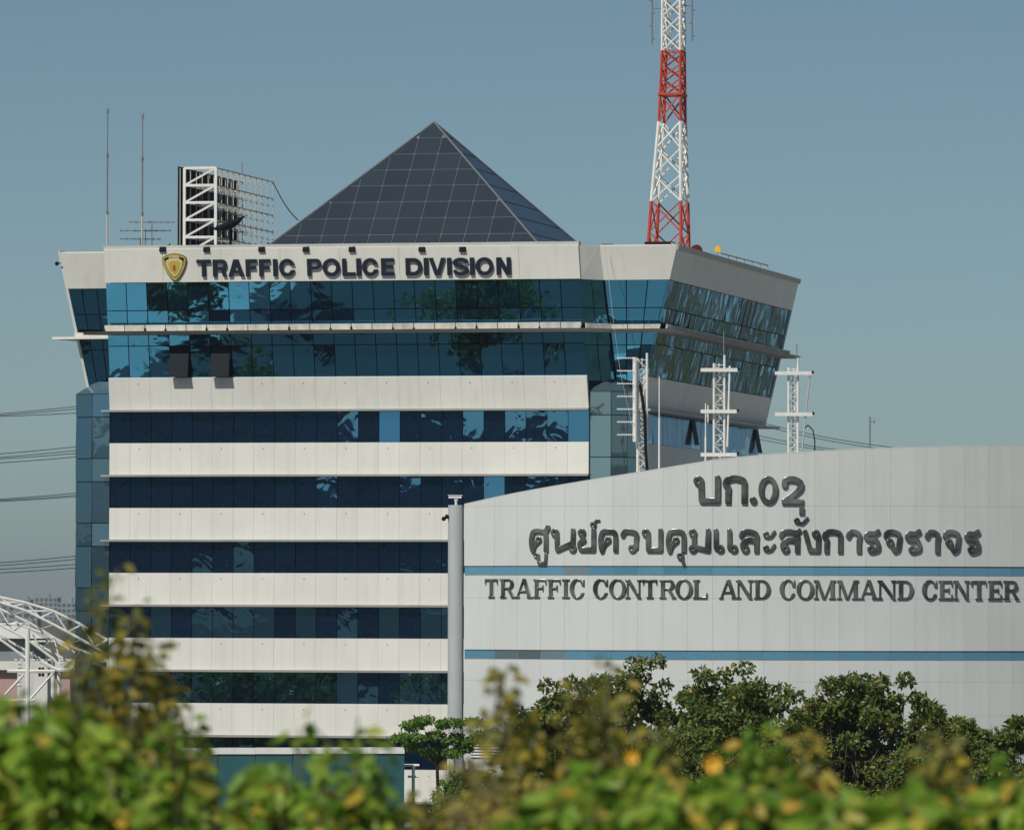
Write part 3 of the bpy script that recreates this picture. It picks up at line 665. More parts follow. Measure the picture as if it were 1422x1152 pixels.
# --- shield emblem
emb = tag(empty('shield_emblem', TO, -TH), 'gold and olive shield shaped crest left of the navy capitals', 'emblem')
c0 = tl(243.5, 371, vs); sH = tl(243.5, 352, vs).z - tl(243.5, 390.5, vs).z
t = (c0.z - QP[0].z) / (QP[3].z - QP[0].z); c0.y = QP[0].y + (QP[3].y - QP[0].y) * t
def shield(s):
    pts = [(0, .5), (.18, .48), (.33, .43), (.44, .36), (.46, .27), (.42, .08), (.33, -.13), (.2, -.33), (.07, -.47), (0, -.5)]
    pts = [(x * s, y * s) for x, y in pts]; return pts + [(-x, y) for x, y in pts[-2:0:-1]]
def shield_part(s, d0, d1, mat, name):
    r_ = Vector((1, 0, 0)); n_ = pn; u_ = n_.cross(r_)
    pl = [c0 + r_ * (x * sH) + u_ * (y * sH) for x, y in shield(s)][::-1]
    MB().loft([p + n_ * d0 for p in pl], [p + n_ * d1 for p in pl]).build(name, mat, emb)
def emb_poly(pts, d0, d1, mat, name):
    r_ = Vector((1, 0, 0)); n_ = pn; u_ = n_.cross(r_)
    pl = [c0 + r_ * (x * sH) + u_ * (y * sH) for x, y in pts]
    MB().loft([p + n_ * d0 for p in pl], [p + n_ * d1 for p in pl]).build(name, mat, emb)
shield_part(1.0, .004, .10, 'olive', 'rim'); shield_part(.94, .10, .13, 'gold', 'face')
shield_part(.74, .13, .145, 'olive', 'inner_rim'); shield_part(.68, .145, .16, 'gold_pale', 'inner_face'); shield_part(.5, .16, .17, 'gold', 'field')
emb_poly([(-.36, .24), (-.2, .32), (-.2, .39), (-.37, .32)], .131, .15, 'black', 'ribbon'); emb_poly([(.2, .32), (.36, .24), (.37, .32), (.2, .39)], .131, .15, 'black', 'ribbon')
emb_poly([(-.19, .315), (0, .335), (.19, .315), (.19, .4), (0, .42), (-.19, .4)], .131, .155, 'gold_pale', 'scroll')
for i in range(6): emb_poly([(-.165 + i * .058, .335), (-.135 + i * .058, .335), (-.135 + i * .058, .39), (-.165 + i * .058, .39)], .155, .162, 'olive', 'scroll_mark')
emb_poly([(0, -.14), (.06, -.06), (.035, .0), (.075, .05), (.02, .06), (0, .12), (-.03, .06), (-.075, .05), (-.04, .0), (-.06, -.07)], .17, .185, 'rust', 'figure')
# --- floodlights along the parapet
for i, x in enumerate((225.5, 286.5, 363, 424.5, 488.5, 585.5, 642)):
    e = empty('flood_light', TO, -TH); q = tl(x, 345.5, -1.78)
    word = ('first from the left, above the shield crest', 'second from the left, above the R of TRAFFIC', 'third from the left, above the end of TRAFFIC', 'fourth from the left, before POLICE', 'middle one above POLICE', 'sixth from the left, above DIVISION', 'rightmost, above the end of DIVISION')[i]
    tag(e, 'black floodlight on the parapet edge, ' + word, 'lamp', 'floodlights along the sign parapet')
    MB().slab(q + Vector((-.19, -.05, -.11)), q + Vector((.19, -.05, -.11)), q + Vector((.19, .06, .12)), q + Vector((-.19, .06, .12)), .14).build('lamp_head', 'black', e)
    MB().tube(q + Vector((0, .05, .05)), (q.x + .25, -1.1, ZT + .27), .03).tube((q.x + .25, -1.1, ZT + .22), (q.x + .25, -1.1, ZT + .34), .05).build('arm', 'black', e)
e = empty('flood_light', TO, -TH); q = tl(79, 366, -.6)
tag(e, 'small round black lamp on the upper left parapet corner', 'lamp', 'floodlights along the sign parapet')
MB().ball(q, .13).build('lamp_head', 'black', e); MB().tube(q, q + Vector((.25, 0, .02)), .03).build('arm', 'black', e)

# ================================================================== glass pyramid on the roof
pyr = tag(empty('glass_pyramid', TO, -TH), 'dark glazed pyramid skylight rising behind the tower parapet', 'skylight')
slope_v = 6.0
# base square in tower frame from the pixel corners
pb_z = ZR + .05
Bfr = None
hb_ = None
bl = tl(360, 340, 5.0); br_ = tl(731, 338, 5.0); side_w = br_.x - bl.x
uc = (bl.x + br_.x) / 2; vc = 5.0 + side_w / 2
apex = tl(603, 169.5, vc); apex.x = tl(603, 169.5, vc).x
zb_ = bl.z
# widen the base down to the roof slab
kz = (apex.z - pb_z) / (apex.z - zb_)
hw = side_w / 2 * kz
B = [Vector((apex.x - hw, vc - hw, pb_z)), Vector((apex.x + hw, vc - hw, pb_z)), Vector((apex.x + hw, vc + hw, pb_z)), Vector((apex.x - hw, vc + hw, pb_z))]
NR = 10; rowz = [zf(332 + 24.2 * k, vc - 4) for k in (1, 0, -1, -2, -3, -4, -5, -6)]
rk = [0] + [(zf(y, vc - 3) - pb_z) / (apex.z - pb_z) for y in (332, 308, 284, 260, 236.5, 213, 189)] + [1]
for f_ in range(4):
    a, b_ = B[f_], B[(f_ + 1) % 4]
    if f_ >= 2:
        MB().add([a, b_, apex], [(0, 1, 2)]).build('rear_slope', 'pyramid_glass', pyr); continue
    ez = (b_ - a); L = ez.length; ez.normalize(); cw = L / 13.0
    n_ = ez.cross(apex - a).normalized(); upf = n_.cross(ez)
    hs = (apex - (a + b_) / 2).length
    MB().add([a - n_ * .06, b_ - n_ * .06, apex - n_ * .06], [(0, 1, 2)]).build('glazing_frame', 'glazing_bar' , pyr)
    g_ = .05
    for r_ in range(len(rk) - 1):
        t0, t1 = rk[r_], rk[r_ + 1]
        xl0, xr0, xl1, xr1 = L / 2 * t0, L - L / 2 * t0, L / 2 * t1, L - L / 2 * t1
        for c_ in range(13):
            x0, x1 = c_ * cw + g_ * .6, (c_ + 1) * cw - g_ * .6
            y0, y1 = hs * t0 + g_, hs * t1 - g_
            # clip the cell by the two hips
            poly = [(x0, y0), (x1, y0), (x1, y1), (x0, y1)]
            def clip(poly, f):
                o = []
                for i in range(len(poly)):
                    p, q = poly[i], poly[(i + 1) % len(poly)]; fp, fq = f(p), f(q)
                    if fp >= 0: o.append(p)
                    if fp * fq < 0: k = fp / (fp - fq); o.append((p[0] + (q[0] - p[0]) * k, p[1] + (q[1] - p[1]) * k))
                return o
            m1 = hs / (L / 2)
            poly = clip(poly, lambda p: p[0] * m1 - p[1] - .06 * m1)
            if len(poly) > 2: poly = clip(poly, lambda p: (L - p[0]) * m1 - p[1] - .06 * m1)
            if len(poly) < 3: continue
            ar = abs(sum(poly[i][0] * poly[(i + 1) % len(poly)][1] - poly[(i + 1) % len(poly)][0] * poly[i][1] for i in range(len(poly)))) / 2
            if ar < .03: continue
            tx, ty = random.gauss(0, .0015), random.gauss(0, .0015)
            P3 = [a + ez * x + upf * y + n_ * ((x - x0) * tx + (y - y0) * ty) for x, y in poly]
            MB().loft([p - n_ * .05 for p in P3], P3).build('pane', 'pyramid_glass', pyr)
hip = MB()
for i in range(4): hip.tube(B[i], apex, .06)
hip.build('hip_rail', 'glazing_bar', pyr)

# ================================================================== roof equipment on the tower
def tw(name, label, cat, group=None): return tag(empty(name, TO, -TH), label, cat, group)
# billboard scaffold
bb = tw('billboard_frame', 'white steel billboard scaffold with dark sheeting beside the pyramid', 'billboard')
v0 = 3.0; p0 = tl(256, 345, v0); p1 = tl(299.5, 345, v0); ztop = tl(299, 233, v0).z; zb = ZR
far = ts(379, 250, p1.x); LV = min(16.5, far.y - v0)
lev = [ztop - i * (tl(299, 233, v0).z - tl(299, 257, v0).z) for i in range(6)]
lev = [z for z in lev if z > zb + .3] + [zb]
ux0, ux1 = p0.x, p1.x
nb = 10
for i in range(nb + 1):
    v_ = v0 + LV * i / nb; th_ = .11 if i == 0 else .035
    for u_ in (ux0, ux1): MB().tube((u_, v_, zb), (u_, v_, ztop), th_, n=4).build('post', 'cap_grey' if i else 'white_steel', bb)  # rear members in grey: their shade is put into the paint
    for z in lev[:-1]: MB().tube((ux0, v_, z), (ux1, v_, z), .03 if i else .1, n=4).build('crossbar', 'cap_grey' if i else 'white_steel', bb)
    for za, zb2 in zip(lev[:-1], lev[1:]):
        if i == 0: MB().tube((ux0, v_, zb2), (ux1, v_, za), .08, n=4).build('diagonal', 'white_steel', bb)
        elif i > 5: MB().tube((ux0 + .9, v_, zb2 + .1), (ux1, v_, zb2 + .75), .035, n=4).build('diagonal', 'cap_grey', bb)
for z in lev[:-1]:
    for u_ in (ux0, ux1): MB().tube((u_, v0, z), (u_, v0 + LV, z), .04, n=4).build('rail', 'cap_grey', bb)
for i in range(6):
    va, vb_ = v0 + LV * i / 6 + .02, v0 + LV * (i + 1) / 6 - .02
    MB().box((ux0 - .42, va, zb), (ux0 - .34, vb_, ztop + .1)).build('sheet', 'black', bb)
for i in range(7):
    v_ = v0 + LV * i / 6; MB().tube((ux0 - .27, v_, zb), (ux0 - .27, v_, ztop), .03, n=4).build('sheet_post', 'cap_grey', bb)
MB().tube((ux1, v0 + LV * .45, ztop), (ux1, v0 + LV * .45, ztop + .7), .03).build('lightning_rod', 'grey_steel', bb)
w_ = tw('stay_cable', 'thin dark cable from the billboard scaffold down to the pyramid slope', 'cable')
pa = Vector((ux1, v0 + LV, ztop)); pb2 = tl(414, 306, vc - 2.0)
MB().path([lerp(pa, pb2, k / 6) - Vector((0, 0, .25 * math.sin(math.pi * k / 6))) for k in range(7)], .035).build('cable', 'wire', w_)
# dark mesh dish in front of the scaffold
dish = tw('satellite_dish', 'black mesh satellite dish tilted in front of the white scaffold', 'dish')
dc = tl(317, 309, 2.0); ax = Vector((-.18, -.25, .95)).normalized(); s1 = ax.orthogonal().normalized()
t1_ = Vector((math.cos(R(20)), 0, math.sin(R(20)))); nd_ = Vector((-math.sin(R(20)), -.22, math.cos(R(20)))).normalized(); t1_ = t1_ - nd_ * t1_.dot(nd_); t1_.normalize(); t2_ = nd_.cross(t1_)
rings = []; 
mbd = MB(); vsd = [dc - nd_ * .35]; 
for i in range(1, 5):
    r_ = 1.0 * i / 4
    vsd += [dc + t1_ * (r_ * math.cos(2 * math.pi * j / 20)) + t2_ * (r_ * math.sin(2 * math.pi * j / 20)) - nd_ * (.35 * (1 - r_ * r_)) for j in range(20)]
fsd = [(0, 1 + j, 1 + (j + 1) % 20) for j in range(20)] + [(1 + (i - 1) * 20 + j, 1 + i * 20 + j, 1 + i * 20 + (j + 1) % 20, 1 + (i - 1) * 20 + (j + 1) % 20) for i in range(1, 4) for j in range(20)]
mbd.add(vsd, fsd); do = mbd.build('reflector', 'black', dish); so_ = do.modifiers.new('s', 'SOLIDIFY'); so_.thickness = .05
MB().tube(dc - nd_ * .36, (dc.x + .1, dc.y + .2, ZR), .08).build('mast', 'black', dish)
fp = dc + nd_ * .7; MB().tube(dc + t1_ * .8, fp, .02).tube(dc - t1_ * .8, fp, .02).tube(dc + t2_ * .8, fp, .02).ball(fp, .07).build('feed_horn', 'black', dish)
# two whip antennas
for x, yt, which in ((149.5, 151, 'left one of two tall thin whip antennas at the tower corner'), (198, 158, 'right one of two tall thin whip antennas, beside the television aerials')):
    w_ = tw('whip_antenna', which, 'antenna', 'tall whip antennas on the tower roof')
    a = tl(x, yt, -.2); H = a.z - ZR
    MB().tube((a.x, -.2, ZR), (a.x, -.2, ZR + H * .33), .075).build('pole', 'cap_grey', w_)
    MB().tube((a.x, -.2, ZR + H * .33), (a.x, -.2, ZR + H * .7), .055).build('pole', 'grey_steel', w_)
    MB().tube((a.x, -.2, ZR + H * .7), a, .04).build('whip', 'grey_steel', w_)
    for k in (.33, .7): MB().tube((a.x, -.2, ZR + H * k - .08), (a.x, -.2, ZR + H * k + .08), .1).build('clamp', 'grey_steel', w_)
    MB().box((a.x - .07, -.27, a.z - .25), (a.x + .07, -.13, a.z)).build('tip', 'grey_steel', w_)
# television aerials
def yagi(name, label, c, length, dirv, elems, el_len, mast_to, mat, parent_frame=True):
    w_ = tw(name, label, 'antenna', 'television aerials on the tower roof')
    d = Vector(dirv).normalized(); s_ = Vector((-d.y, d.x, 0))
    MB().tube(c - d * length / 2, c + d * length / 2, .03).build('boom', mat, w_)
    for i in range(elems):
        q = c + d * (length * (i / (elems - 1) - .5)); ll = el_len * (1 - .4 * i / elems)
        MB().tube(q - s_ * ll + Vector((0, 0, .02)), q + s_ * ll + Vector((0, 0, .02)), .018).tube(q - Vector((0, 0, .06)), q + Vector((0, 0, .09)), .02).build('element', mat, w_)
    MB().tube((c.x, c.y, mast_to), c + Vector((0, 0, .1)), .035).build('mast', mat, w_)
yagi('television_aerial', 'topmost of three stacked television aerials beside the whip antenna', tl(211, 308.5, .6), 2.6, (1, .25, 0), 8, .5, ZR, 'grey_steel')
yagi('television_aerial', 'middle of three stacked television aerials beside the whip antenna', tl(202, 320.5, .9), 2.9, (1, .2, 0), 8, .5, ZR, 'grey_steel')
yagi('television_aerial', 'lowest of three stacked television aerials beside the whip antenna', tl(195, 332, 1.2), 2.3, (1, .3, 0), 7, .5, ZR, 'grey_steel')
# red and white lattice tower
lt = tw('lattice_tower', 'tall red and white banded steel lattice mast at the right roof corner', 'mast')
VL = 4.5
levs = [(342, 899.5, 945.5), (279, 903.6, 944.5), (168, 912.5, 942.5), (69, 916.5, 941.8), (0, 917, 941.5), (-75, 917.2, 941.2), (-130, 917.4, 941)]
keys = []
for y, xa, xb in levs:
    a = tl(xa, y, VL); b_ = tl(xb, y, VL); keys.append((a.z, (a.x + b_.x) / 2, b_.x - a.x))
cu_ = keys[0][1]
def lw(z):
    for (z0, c0_, w0), (z1, c1_, w1) in zip(keys[:-1], keys[1:]):
        if z <= z1 or z1 == keys[-1][0]:
            k = (z - z0) / (z1 - z0); return c0_ + (c1_ - c0_) * k, w0 + (w1 - w0) * k
def lp_(z, i):
    c_, w__ = lw(z); vcen = VL + keys[0][2] / 2 + .3
    sx, sy = ((-1, -1), (1, -1), (1, 1), (-1, 1))[i]
    return Vector((c_ + sx * w__ / 2, vcen + sy * w__ / 2 * 1.25, z))
segs = [(-.45 + ZR - keys[0][0] + keys[0][0], keys[1][0], 'tower_red', 2), (keys[1][0], keys[2][0], 'tower_white', 3), (keys[2][0], zf(135, VL), 'tower_red', 1), (zf(135, VL), keys[3][0], 'tower_red', 3), (keys[3][0], keys[5][0], 'tower_white', 6), (keys[5][0], keys[6][0], 'tower_red', 3)]
segs[0] = (ZR, keys[1][0], 'tower_red', 2)
for z0, z1, mt, nb_ in segs:
    for i in range(4): MB().tube(lp_(z0, i), lp_(z1, i), .105 if z0 < keys[2][0] else .085, n=6).build('leg', mt, lt)
    for k in range(nb_):
        za, zb2 = z0 + (z1 - z0) * k / nb_, z0 + (z1 - z0) * (k + 1) / nb_
        for i in range(4):
            j = (i + 1) % 4
            MB().tube(lp_(za, i), lp_(zb2, j), .055, n=4).build('brace', mt, lt); MB().tube(lp_(za, j), lp_(zb2, i), .055, n=4).build('brace', mt, lt)
        for i in range(4): MB().tube(lp_(zb2, i), lp_(zb2, (i + 1) % 4), .045, n=4).build('girt', mt, lt) if nb_ == 1 or k == nb_ - 1 and z0 > keys[2][0] else None
zp = zf(135, VL); c_, w__ = lw(zp); vcen = VL + keys[0][2] / 2 + .3
MB().box((c_ - w__ * .6, vcen - w__ * .75, zp - .12), (c_ + w__ * .6, vcen + w__ * .75, zp)).build('platform', 'tower_red', lt)
for i in range(4):
    q = lp_(ZR, i); MB().box((q.x - .3, q.y - .3, ZR), (q.x + .3, q.y + .3, ZR + .25)).build('base_plate', 'black', lt)
q = tl(915, 340, -.1); MB().box((q.x - .8, -.3, ZT - .3), (q.x + .8, .7, ZT + .22)).build('plinth', 'black', lt)
for x, yb in ((905.5, 62), (961, 58)):
    q = tl(x, yb, vcen); tip = tl(x, -40, vcen)
    w_ = tw('dipole_antenna', 'dark vertical dipole antenna on the %s side of the lattice mast' % ('left' if x < 930 else 'right'), 'antenna', 'dipoles on the lattice mast')
    MB().tube(q, tip, .05).build('whip', 'grey_steel', w_)
    for k in range(4):
        z = q.z + .35 + k * .75; MB().tube((q.x, q.y, z), (q.x + (-.16 if k % 2 else .16), q.y, z), .05).build('dipole', 'grey_steel', w_)
    z = q.z + .5; c_, ww = lw(z); MB().tube((q.x, q.y, z + 1.6), (c_ + (ww / 2 if x > 930 else -ww / 2), vcen, z + 1.6), .03).build('bracket', 'grey_steel', w_)
# red dish and yellow beacon and handrail on the right roof edge
rd = tw('dish_antenna', 'dark red round dish antenna at the foot of the lattice mast', 'dish')
q = ts(968, 348, RF(ZT).x - .6); nn = Vector((.55, -.8, .1)).normalized(); a_ = nn.orthogonal().normalized(); b2 = nn.cross(a_)
A = [q + (a_ * math.cos(2 * math.pi * j / 18) + b2 * math.sin(2 * math.pi * j / 18)) * .36 for j in range(18)]
MB().loft([p - nn * .18 for p in A], A).build('drum', 'maroon', rd); MB().tube(q - nn * .18, (q.x - .15, q.y + .25, ZR), .05).build('mount', 'black', rd)
yb_ = tw('warning_beacon', 'small yellow octagonal beacon on a post on the right roof edge', 'beacon')
q = ts(997, 346, RF(ZT).x - .3)
pts8 = [(math.cos(R(22.5 + 45 * k)) * .21, math.sin(R(22.5 + 45 * k)) * .21) for k in range(8)]
MB().loft([q + Vector((x, .06, z)) for x, z in pts8][::-1], [q + Vector((x, -.06, z)) for x, z in pts8][::-1]).build('disc', 'yellow', yb_)
MB().tube((q.x, q.y, ZT - .2), q, .03).build('post', 'grey_steel', yb_)
hr_ = tw('roof_handrail', 'thin grey pipe handrail along the right roof edge', 'railing')
ra, rb_ = ts(1000, 351.5, RF(ZT).x - .4), ts(1066, 368.5, RF(ZT).x - .4)
MB().tube(ra, rb_, .045).build('rail', 'cap_grey', hr_)
for k in range(7):
    p = lerp(ra, rb_, k / 6); MB().tube((p.x, p.y, ZT - .1), p, .035).build('post', 'cap_grey', hr_)
q = tl(843, 341, -.2); w_ = tw('roof_bracket', 'low dark conduit clip on the parapet between sign bay and right corner', 'conduit')
MB().path([Vector((q.x - .4, -.2, ZT - .1)), Vector((q.x - .3, -.2, ZT + .12)), Vector((q.x + .3, -.2, ZT + .12)), Vector((q.x + .4, -.2, ZT - .1))], .05).build('pipe', 'grey_steel', w_)
w_ = tw('down_cable', 'thin pale cable hanging from the parapet past the crown glass', 'cable')
MB().path([tl(840, 341, -1.0), tl(851, 440, -1.3), tl(862, 520, -.9), tl(880, 600, -.6), tl(890, 660, -.5)], .012).build('cable', 'cap_grey', w_)

# ================================================================== command centre
cc = tag(empty('command_centre', (0, 0, 0)), 'low pale grey hall with a curved panelled front and two thin blue bands', 'building')
RC = 35.0; CD = 354.0
cxw = at(1100, HOR, CD).x; CCY = CD + RC
def arc_px(px):                       # angle on the drum for a pixel column (at horizon)
    d = ray(px, 760); ox, oy = 0 - cxw, 0 - CCY; A_ = d.x ** 2 + d.y ** 2; B_ = 2 * (ox * d.x + oy * d.y); C_ = ox * ox + oy * oy - RC * RC
    t = (-B_ - math.sqrt(B_ * B_ - 4 * A_ * C_)) / (2 * A_); x, y = d.x * t, d.y * t; return math.atan2(x - cxw, CCY - y)
def arc_pt(an, z, out=0.0): return Vector((cxw + math.sin(an) * (RC + out), CCY - math.cos(an) * (RC + out), z))
def arc_z(px, py):
    an = arc_px(px); p = arc_pt(an, 0); d = ray(px, py); return EYE + d.z * (p.y / d.y)
a_l, a_r = arc_px(644.5), arc_px(1560)
cols_px = [644.5, 686.5, 718.3, 750.8, 783.7, 816.8, 851.4, 885.5, 920.6, 954.7, 989.5, 1025.2, 1060.8, 1096.4, 1131.5, 1166.2, 1201.8, 1236.5, 1271.5, 1305.6, 1339.2, 1372.4, 1405.6]
angs = [arc_px(x) for x in cols_px]
while angs[-1] < a_r: angs.append(angs[-1] + 1.385 / RC)
zrow = lambda y: arc_z(1000, y)
Zr = [zrow(1140), zrow(1056), zrow(993), zrow(946), zrow(916.5), zrow(903), zrow(830.5), zrow(799), zrow(785.5), zrow(702)]
top_tab = [(644, 700.5), (680, 692.5), (720, 684), (800, 670), (900, 654), (1000, 637.5), (1060, 632), (1130, 627), (1200, 623.5), (1300, 620.5), (1422, 618.5), (1600, 618)]
tops = [(arc_px(x), arc_z(x, y)) for x, y in top_tab]
def ztopa(an):
    for (a0, z0), (a1, z1) in zip(tops[:-1], tops[1:]):
        if an <= a1: return z0 + (z1 - z0) * (an - a0) / (a1 - a0)
    return tops[-1][1]
grey_cols = {4}                        # duller tiles seen in the bands
low_grey = {1, 2, 3}
def cpanel(i, z0, z1, mat, name, z0b=None, z1b=None, gap=.008, out=0.0, th=.05):
    a0, a1 = angs[i] + gap / 2 / RC, angs[i + 1] - gap / 2 / RC
    z1b = z1 if z1b is None else z1b
    MB().slab(arc_pt(a0, z0 + gap / 2, out), arc_pt(a1, z0 + gap / 2, out), arc_pt(a1, z1b - gap / 2, out), arc_pt(a0, z1 - gap / 2, out), th).build(name, mat, cc)
NP = len(angs) - 1
rows_ = [(0.02, Zr[0], 'cladding'), (Zr[0], Zr[1], 'cladding'), (Zr[1], Zr[2], 'cladding'), (Zr[2], Zr[3], 'cladding'), (Zr[3], Zr[4], 'cladding'), (Zr[4], Zr[5], 'blue'), (Zr[5], Zr[6], 'cladding'), (Zr[6], Zr[7], 'cladding'), (Zr[7], Zr[8], 'blue'), (Zr[8], Zr[9], 'cladding')]
z_l0, z_l1 = zrow(1055), zrow(1018)
for i in range(NP):
    for r_, (z0, z1, mt) in enumerate(rows_):
        if r_ in (1,) and i in (1, ): pass
        if mt == 'blue':
            dull = (r_ == 8 and i in grey_cols) or (r_ == 5 and i in low_grey)
            cpanel(i, z0 + .03, z1 - .03, 'grey_tile' if dull else 'blue_tile', 'blue_panel', gap=.035, out=-.05)
        else: cpanel(i, z0, z1, mt, 'wall_panel')
    cpanel(i, Zr[9], ztopa(angs[i]), 'cladding', 'wall_panel', z1b=ztopa(angs[i + 1]))
# low window strip at the far right
for i in range(NP - 6, NP): cpanel(i, zrow(1040), zrow(1024), 'blue_tile', 'blue_panel', gap=.04, out=.012, th=.01)
# backing wall, roof and rear of the drum
bk = MB(); n_a = 40
for k in range(n_a):
    a0 = a_l + (angs[-1] - a_l) * k / n_a; a1 = a_l + (angs[-1] - a_l) * (k + 1) / n_a
    bk.slab(arc_pt(a0, 0, -.07), arc_pt(a1, 0, -.07), arc_pt(a1, ztopa(a1) - .012, -.07), arc_pt(a0, ztopa(a0) - .012, -.07), .25)
bk.build('backing_wall', 'joint_grey', cc)
cp = MB()
for k in range(n_a):
    a0 = a_l + (angs[-1] - a_l) * k / n_a; a1 = a_l + (angs[-1] - a_l) * (k + 1) / n_a
    z0, z1 = ztopa(a0), ztopa(a1)
    cp.add([arc_pt(a0, z0 + .004, -.004), arc_pt(a1, z1 + .004, -.004), arc_pt(a1, z1 + .004, -.4), arc_pt(a0, z0 + .004, -.4), arc_pt(a0, z0 + .05, -.004), arc_pt(a1, z1 + .05, -.004), arc_pt(a1, z1 + .05, -.4), arc_pt(a0, z0 + .05, -.4)],
           [(0, 3, 2, 1), (4, 5, 6, 7), (0, 1, 5, 4), (1, 2, 6, 5), (2, 3, 7, 6), (3, 0, 4, 7)])
cp.build('parapet_coping', 'cladding', cc)
ZCR = zrow(712)
back = [arc_pt(a_l + (angs[-1] - a_l) * k / 20, 0, -.33) for k in range(21)]
xr = back[-1].x; xl_ = back[0].x
poly = [(p.x, p.y) for p in back] + [(xr, 402.0), (30.0, 402.0), (29.0, 369.0), (xl_ + 12, 369.0), (xl_ , 366.0)]
MB().prism(poly, ZCR - .3, ZCR).build('roof_slab', 'cladding', cc)  # unseen roof, made pale and extended back to bounce light onto the tower
MB().prism([(xl_ + .05, back[0].y + .05), (xl_ + .3, back[0].y + .05), (xl_ + .3, 366), (xl_ + .05, 366)], 0, ZCR - .31).build('end_wall', 'cladding', cc)
MB().prism([(xl_ + .3, 365.7), (xl_ + 12, 368.7), (xr, 368.7), (xr, 369.0), (xl_ + 12, 369.0), (xl_ + .3, 366.0)], 0, ZCR - .31).build('rear_wall', 'cladding', cc)
# rounded end column
pe = arc_pt(a_l, 0); colr = (at(644, 800, pe.y).x - at(622, 800, pe.y).x) / 2
cxc = at(633, 800, pe.y).x; zct = arc_z(644, 701)
nn_ = 28
ringp = [(cxc + colr * math.cos(2 * math.pi * k / nn_), pe.y + .25 + colr * math.sin(2 * math.pi * k / nn_)) for k in range(nn_)]
o = MB().prism(ringp, 0, zct).build('end_column', 'column_grey', cc)
# louvre grille
for xa, xb in ((655, 683), (685, 715)):
    an0, an1 = arc_px(xa), arc_px(xb)
    MB().slab(arc_pt(an0, z_l0, .012), arc_pt(an1, z_l0, .012), arc_pt(an1, z_l1, .012), arc_pt(an0, z_l1, .012), .01).build('louvre_recess', 'joint_grey', cc)
    for k in range(9):
        z = z_l0 + (z_l1 - z_l0) * (k + .5) / 9
        MB().slab(arc_pt(an0, z - .05, .09), arc_pt(an1, z - .05, .09), arc_pt(an1, z + .035, .03), arc_pt(an0, z + .035, .03), .012).build('louvre_slat', 'louvre', cc)
# drain pipes and service door at the end column
for x in (622.5, 627.5):
    q = at(x, 1100, pe.y - .45); MB().tube((q.x, q.y, 0.02), (q.x, q.y, zrow(1046)), .06, n=8).build('drain_pipe', 'white_steel', cc)
q = at(637, 1080, pe.y - colr + .15); MB().box((q.x - .2, q.y - .06, 0.02), (q.x + .2, q.y + .1, zrow(1053))).build('service_door', 'grey_steel', cc)

# --- lettering on the drum
def arc_sign(name, label, rows, mk, depth, bev, wide=1.0, hs=.02):
    s_ = tag(empty(name, (0, 0, 0)), label, 'sign'); ch_cache = {}
    for ent in rows:
        ch, x0, x1, y0, y1, fn = ent
        am = arc_px((x0 + x1) / 2); p = arc_pt(am, 0, .02); sc_ = F / p.y
        zb = EYE + ray((x0 + x1) / 2, y1).z * p.y; zt_ = EYE + ray((x0 + x1) / 2, y0).z * p.y
        H = zt_ - zb; wv = (x1 - x0) / sc_ / math.cos(am - math.atan2(p.x, p.y)); a = wv / H
        key = (ch, round(a, 1)); me = ch_cache.get(key)
        if me is None: me = ch_cache[key] = glyph_mesh(fn(ch, a), -.2, -.2, a + .25, 1.3, depth / H, bev / H, 'letter_metal', hs)
        rgt = Vector((math.cos(am), math.sin(am), 0)); org = arc_pt(am, zb, .02) - rgt * wv / 2
        place(me, 'letter', s_, org, rgt, (0, 0, 1), H, H, depth / 2 + bev - .01)
    return s_
EN = [('T', 674, 692), ('R', 694.5, 716), ('A', 716, 740.5), ('F', 741, 759.5), ('F', 760.5, 779.5), ('I', 780.8, 791.5), ('C', 791.8, 812.5), ('C', 824, 846), ('O', 846.3, 869.8), ('N', 868.3, 892), ('T', 893, 913.5), ('R', 915.5, 938), ('O', 938, 961.3), ('L', 962, 982.5),
      ('A', 998, 1022.5), ('N', 1021.5, 1046), ('D', 1046.5, 1070), ('C', 1082.5, 1104.5), ('O', 1105.8, 1130), ('M', 1129.5, 1160.5), ('M', 1161.5, 1192.5), ('A', 1192.5, 1218.5), ('N', 1217.5, 1245), ('D', 1245, 1267.8), ('C', 1279.5, 1301.5), ('E', 1302, 1322.5), ('N', 1322.5, 1347.5), ('T', 1347.5, 1369.5), ('E', 1370.5, 1391.5), ('R', 1391.8, 1415)]
rows = []
for ch, x0, x1 in EN:
    k = (x0 - 674) / 740; rows.append((ch, x0, x1, 803.4 + 2.6 * k, 829.2 + 2.8 * k, serif))
arc_sign('english_lettering', 'grey metal serif capitals reading TRAFFIC CONTROL AND COMMAND CENTER under the blue band', rows, None, .05, .022, hs=.022)
TH1 = [('bo', 963, 1000.5, 661, 699), ('ko', 1004.5, 1037.5, 660.5, 699), ('.', 1041, 1051, 661, 699.3), ('0', 1053, 1080.5, 660.5, 699.8), ('2', 1084.5, 1116, 661, 700)]
arc_sign('thai_number_lettering', 'short grey metal Thai letters and numerals 02 near the roof edge', [(c, a, b_, d, e_, thai) for c, a, b_, d, e_ in TH1], None, .07, .035)
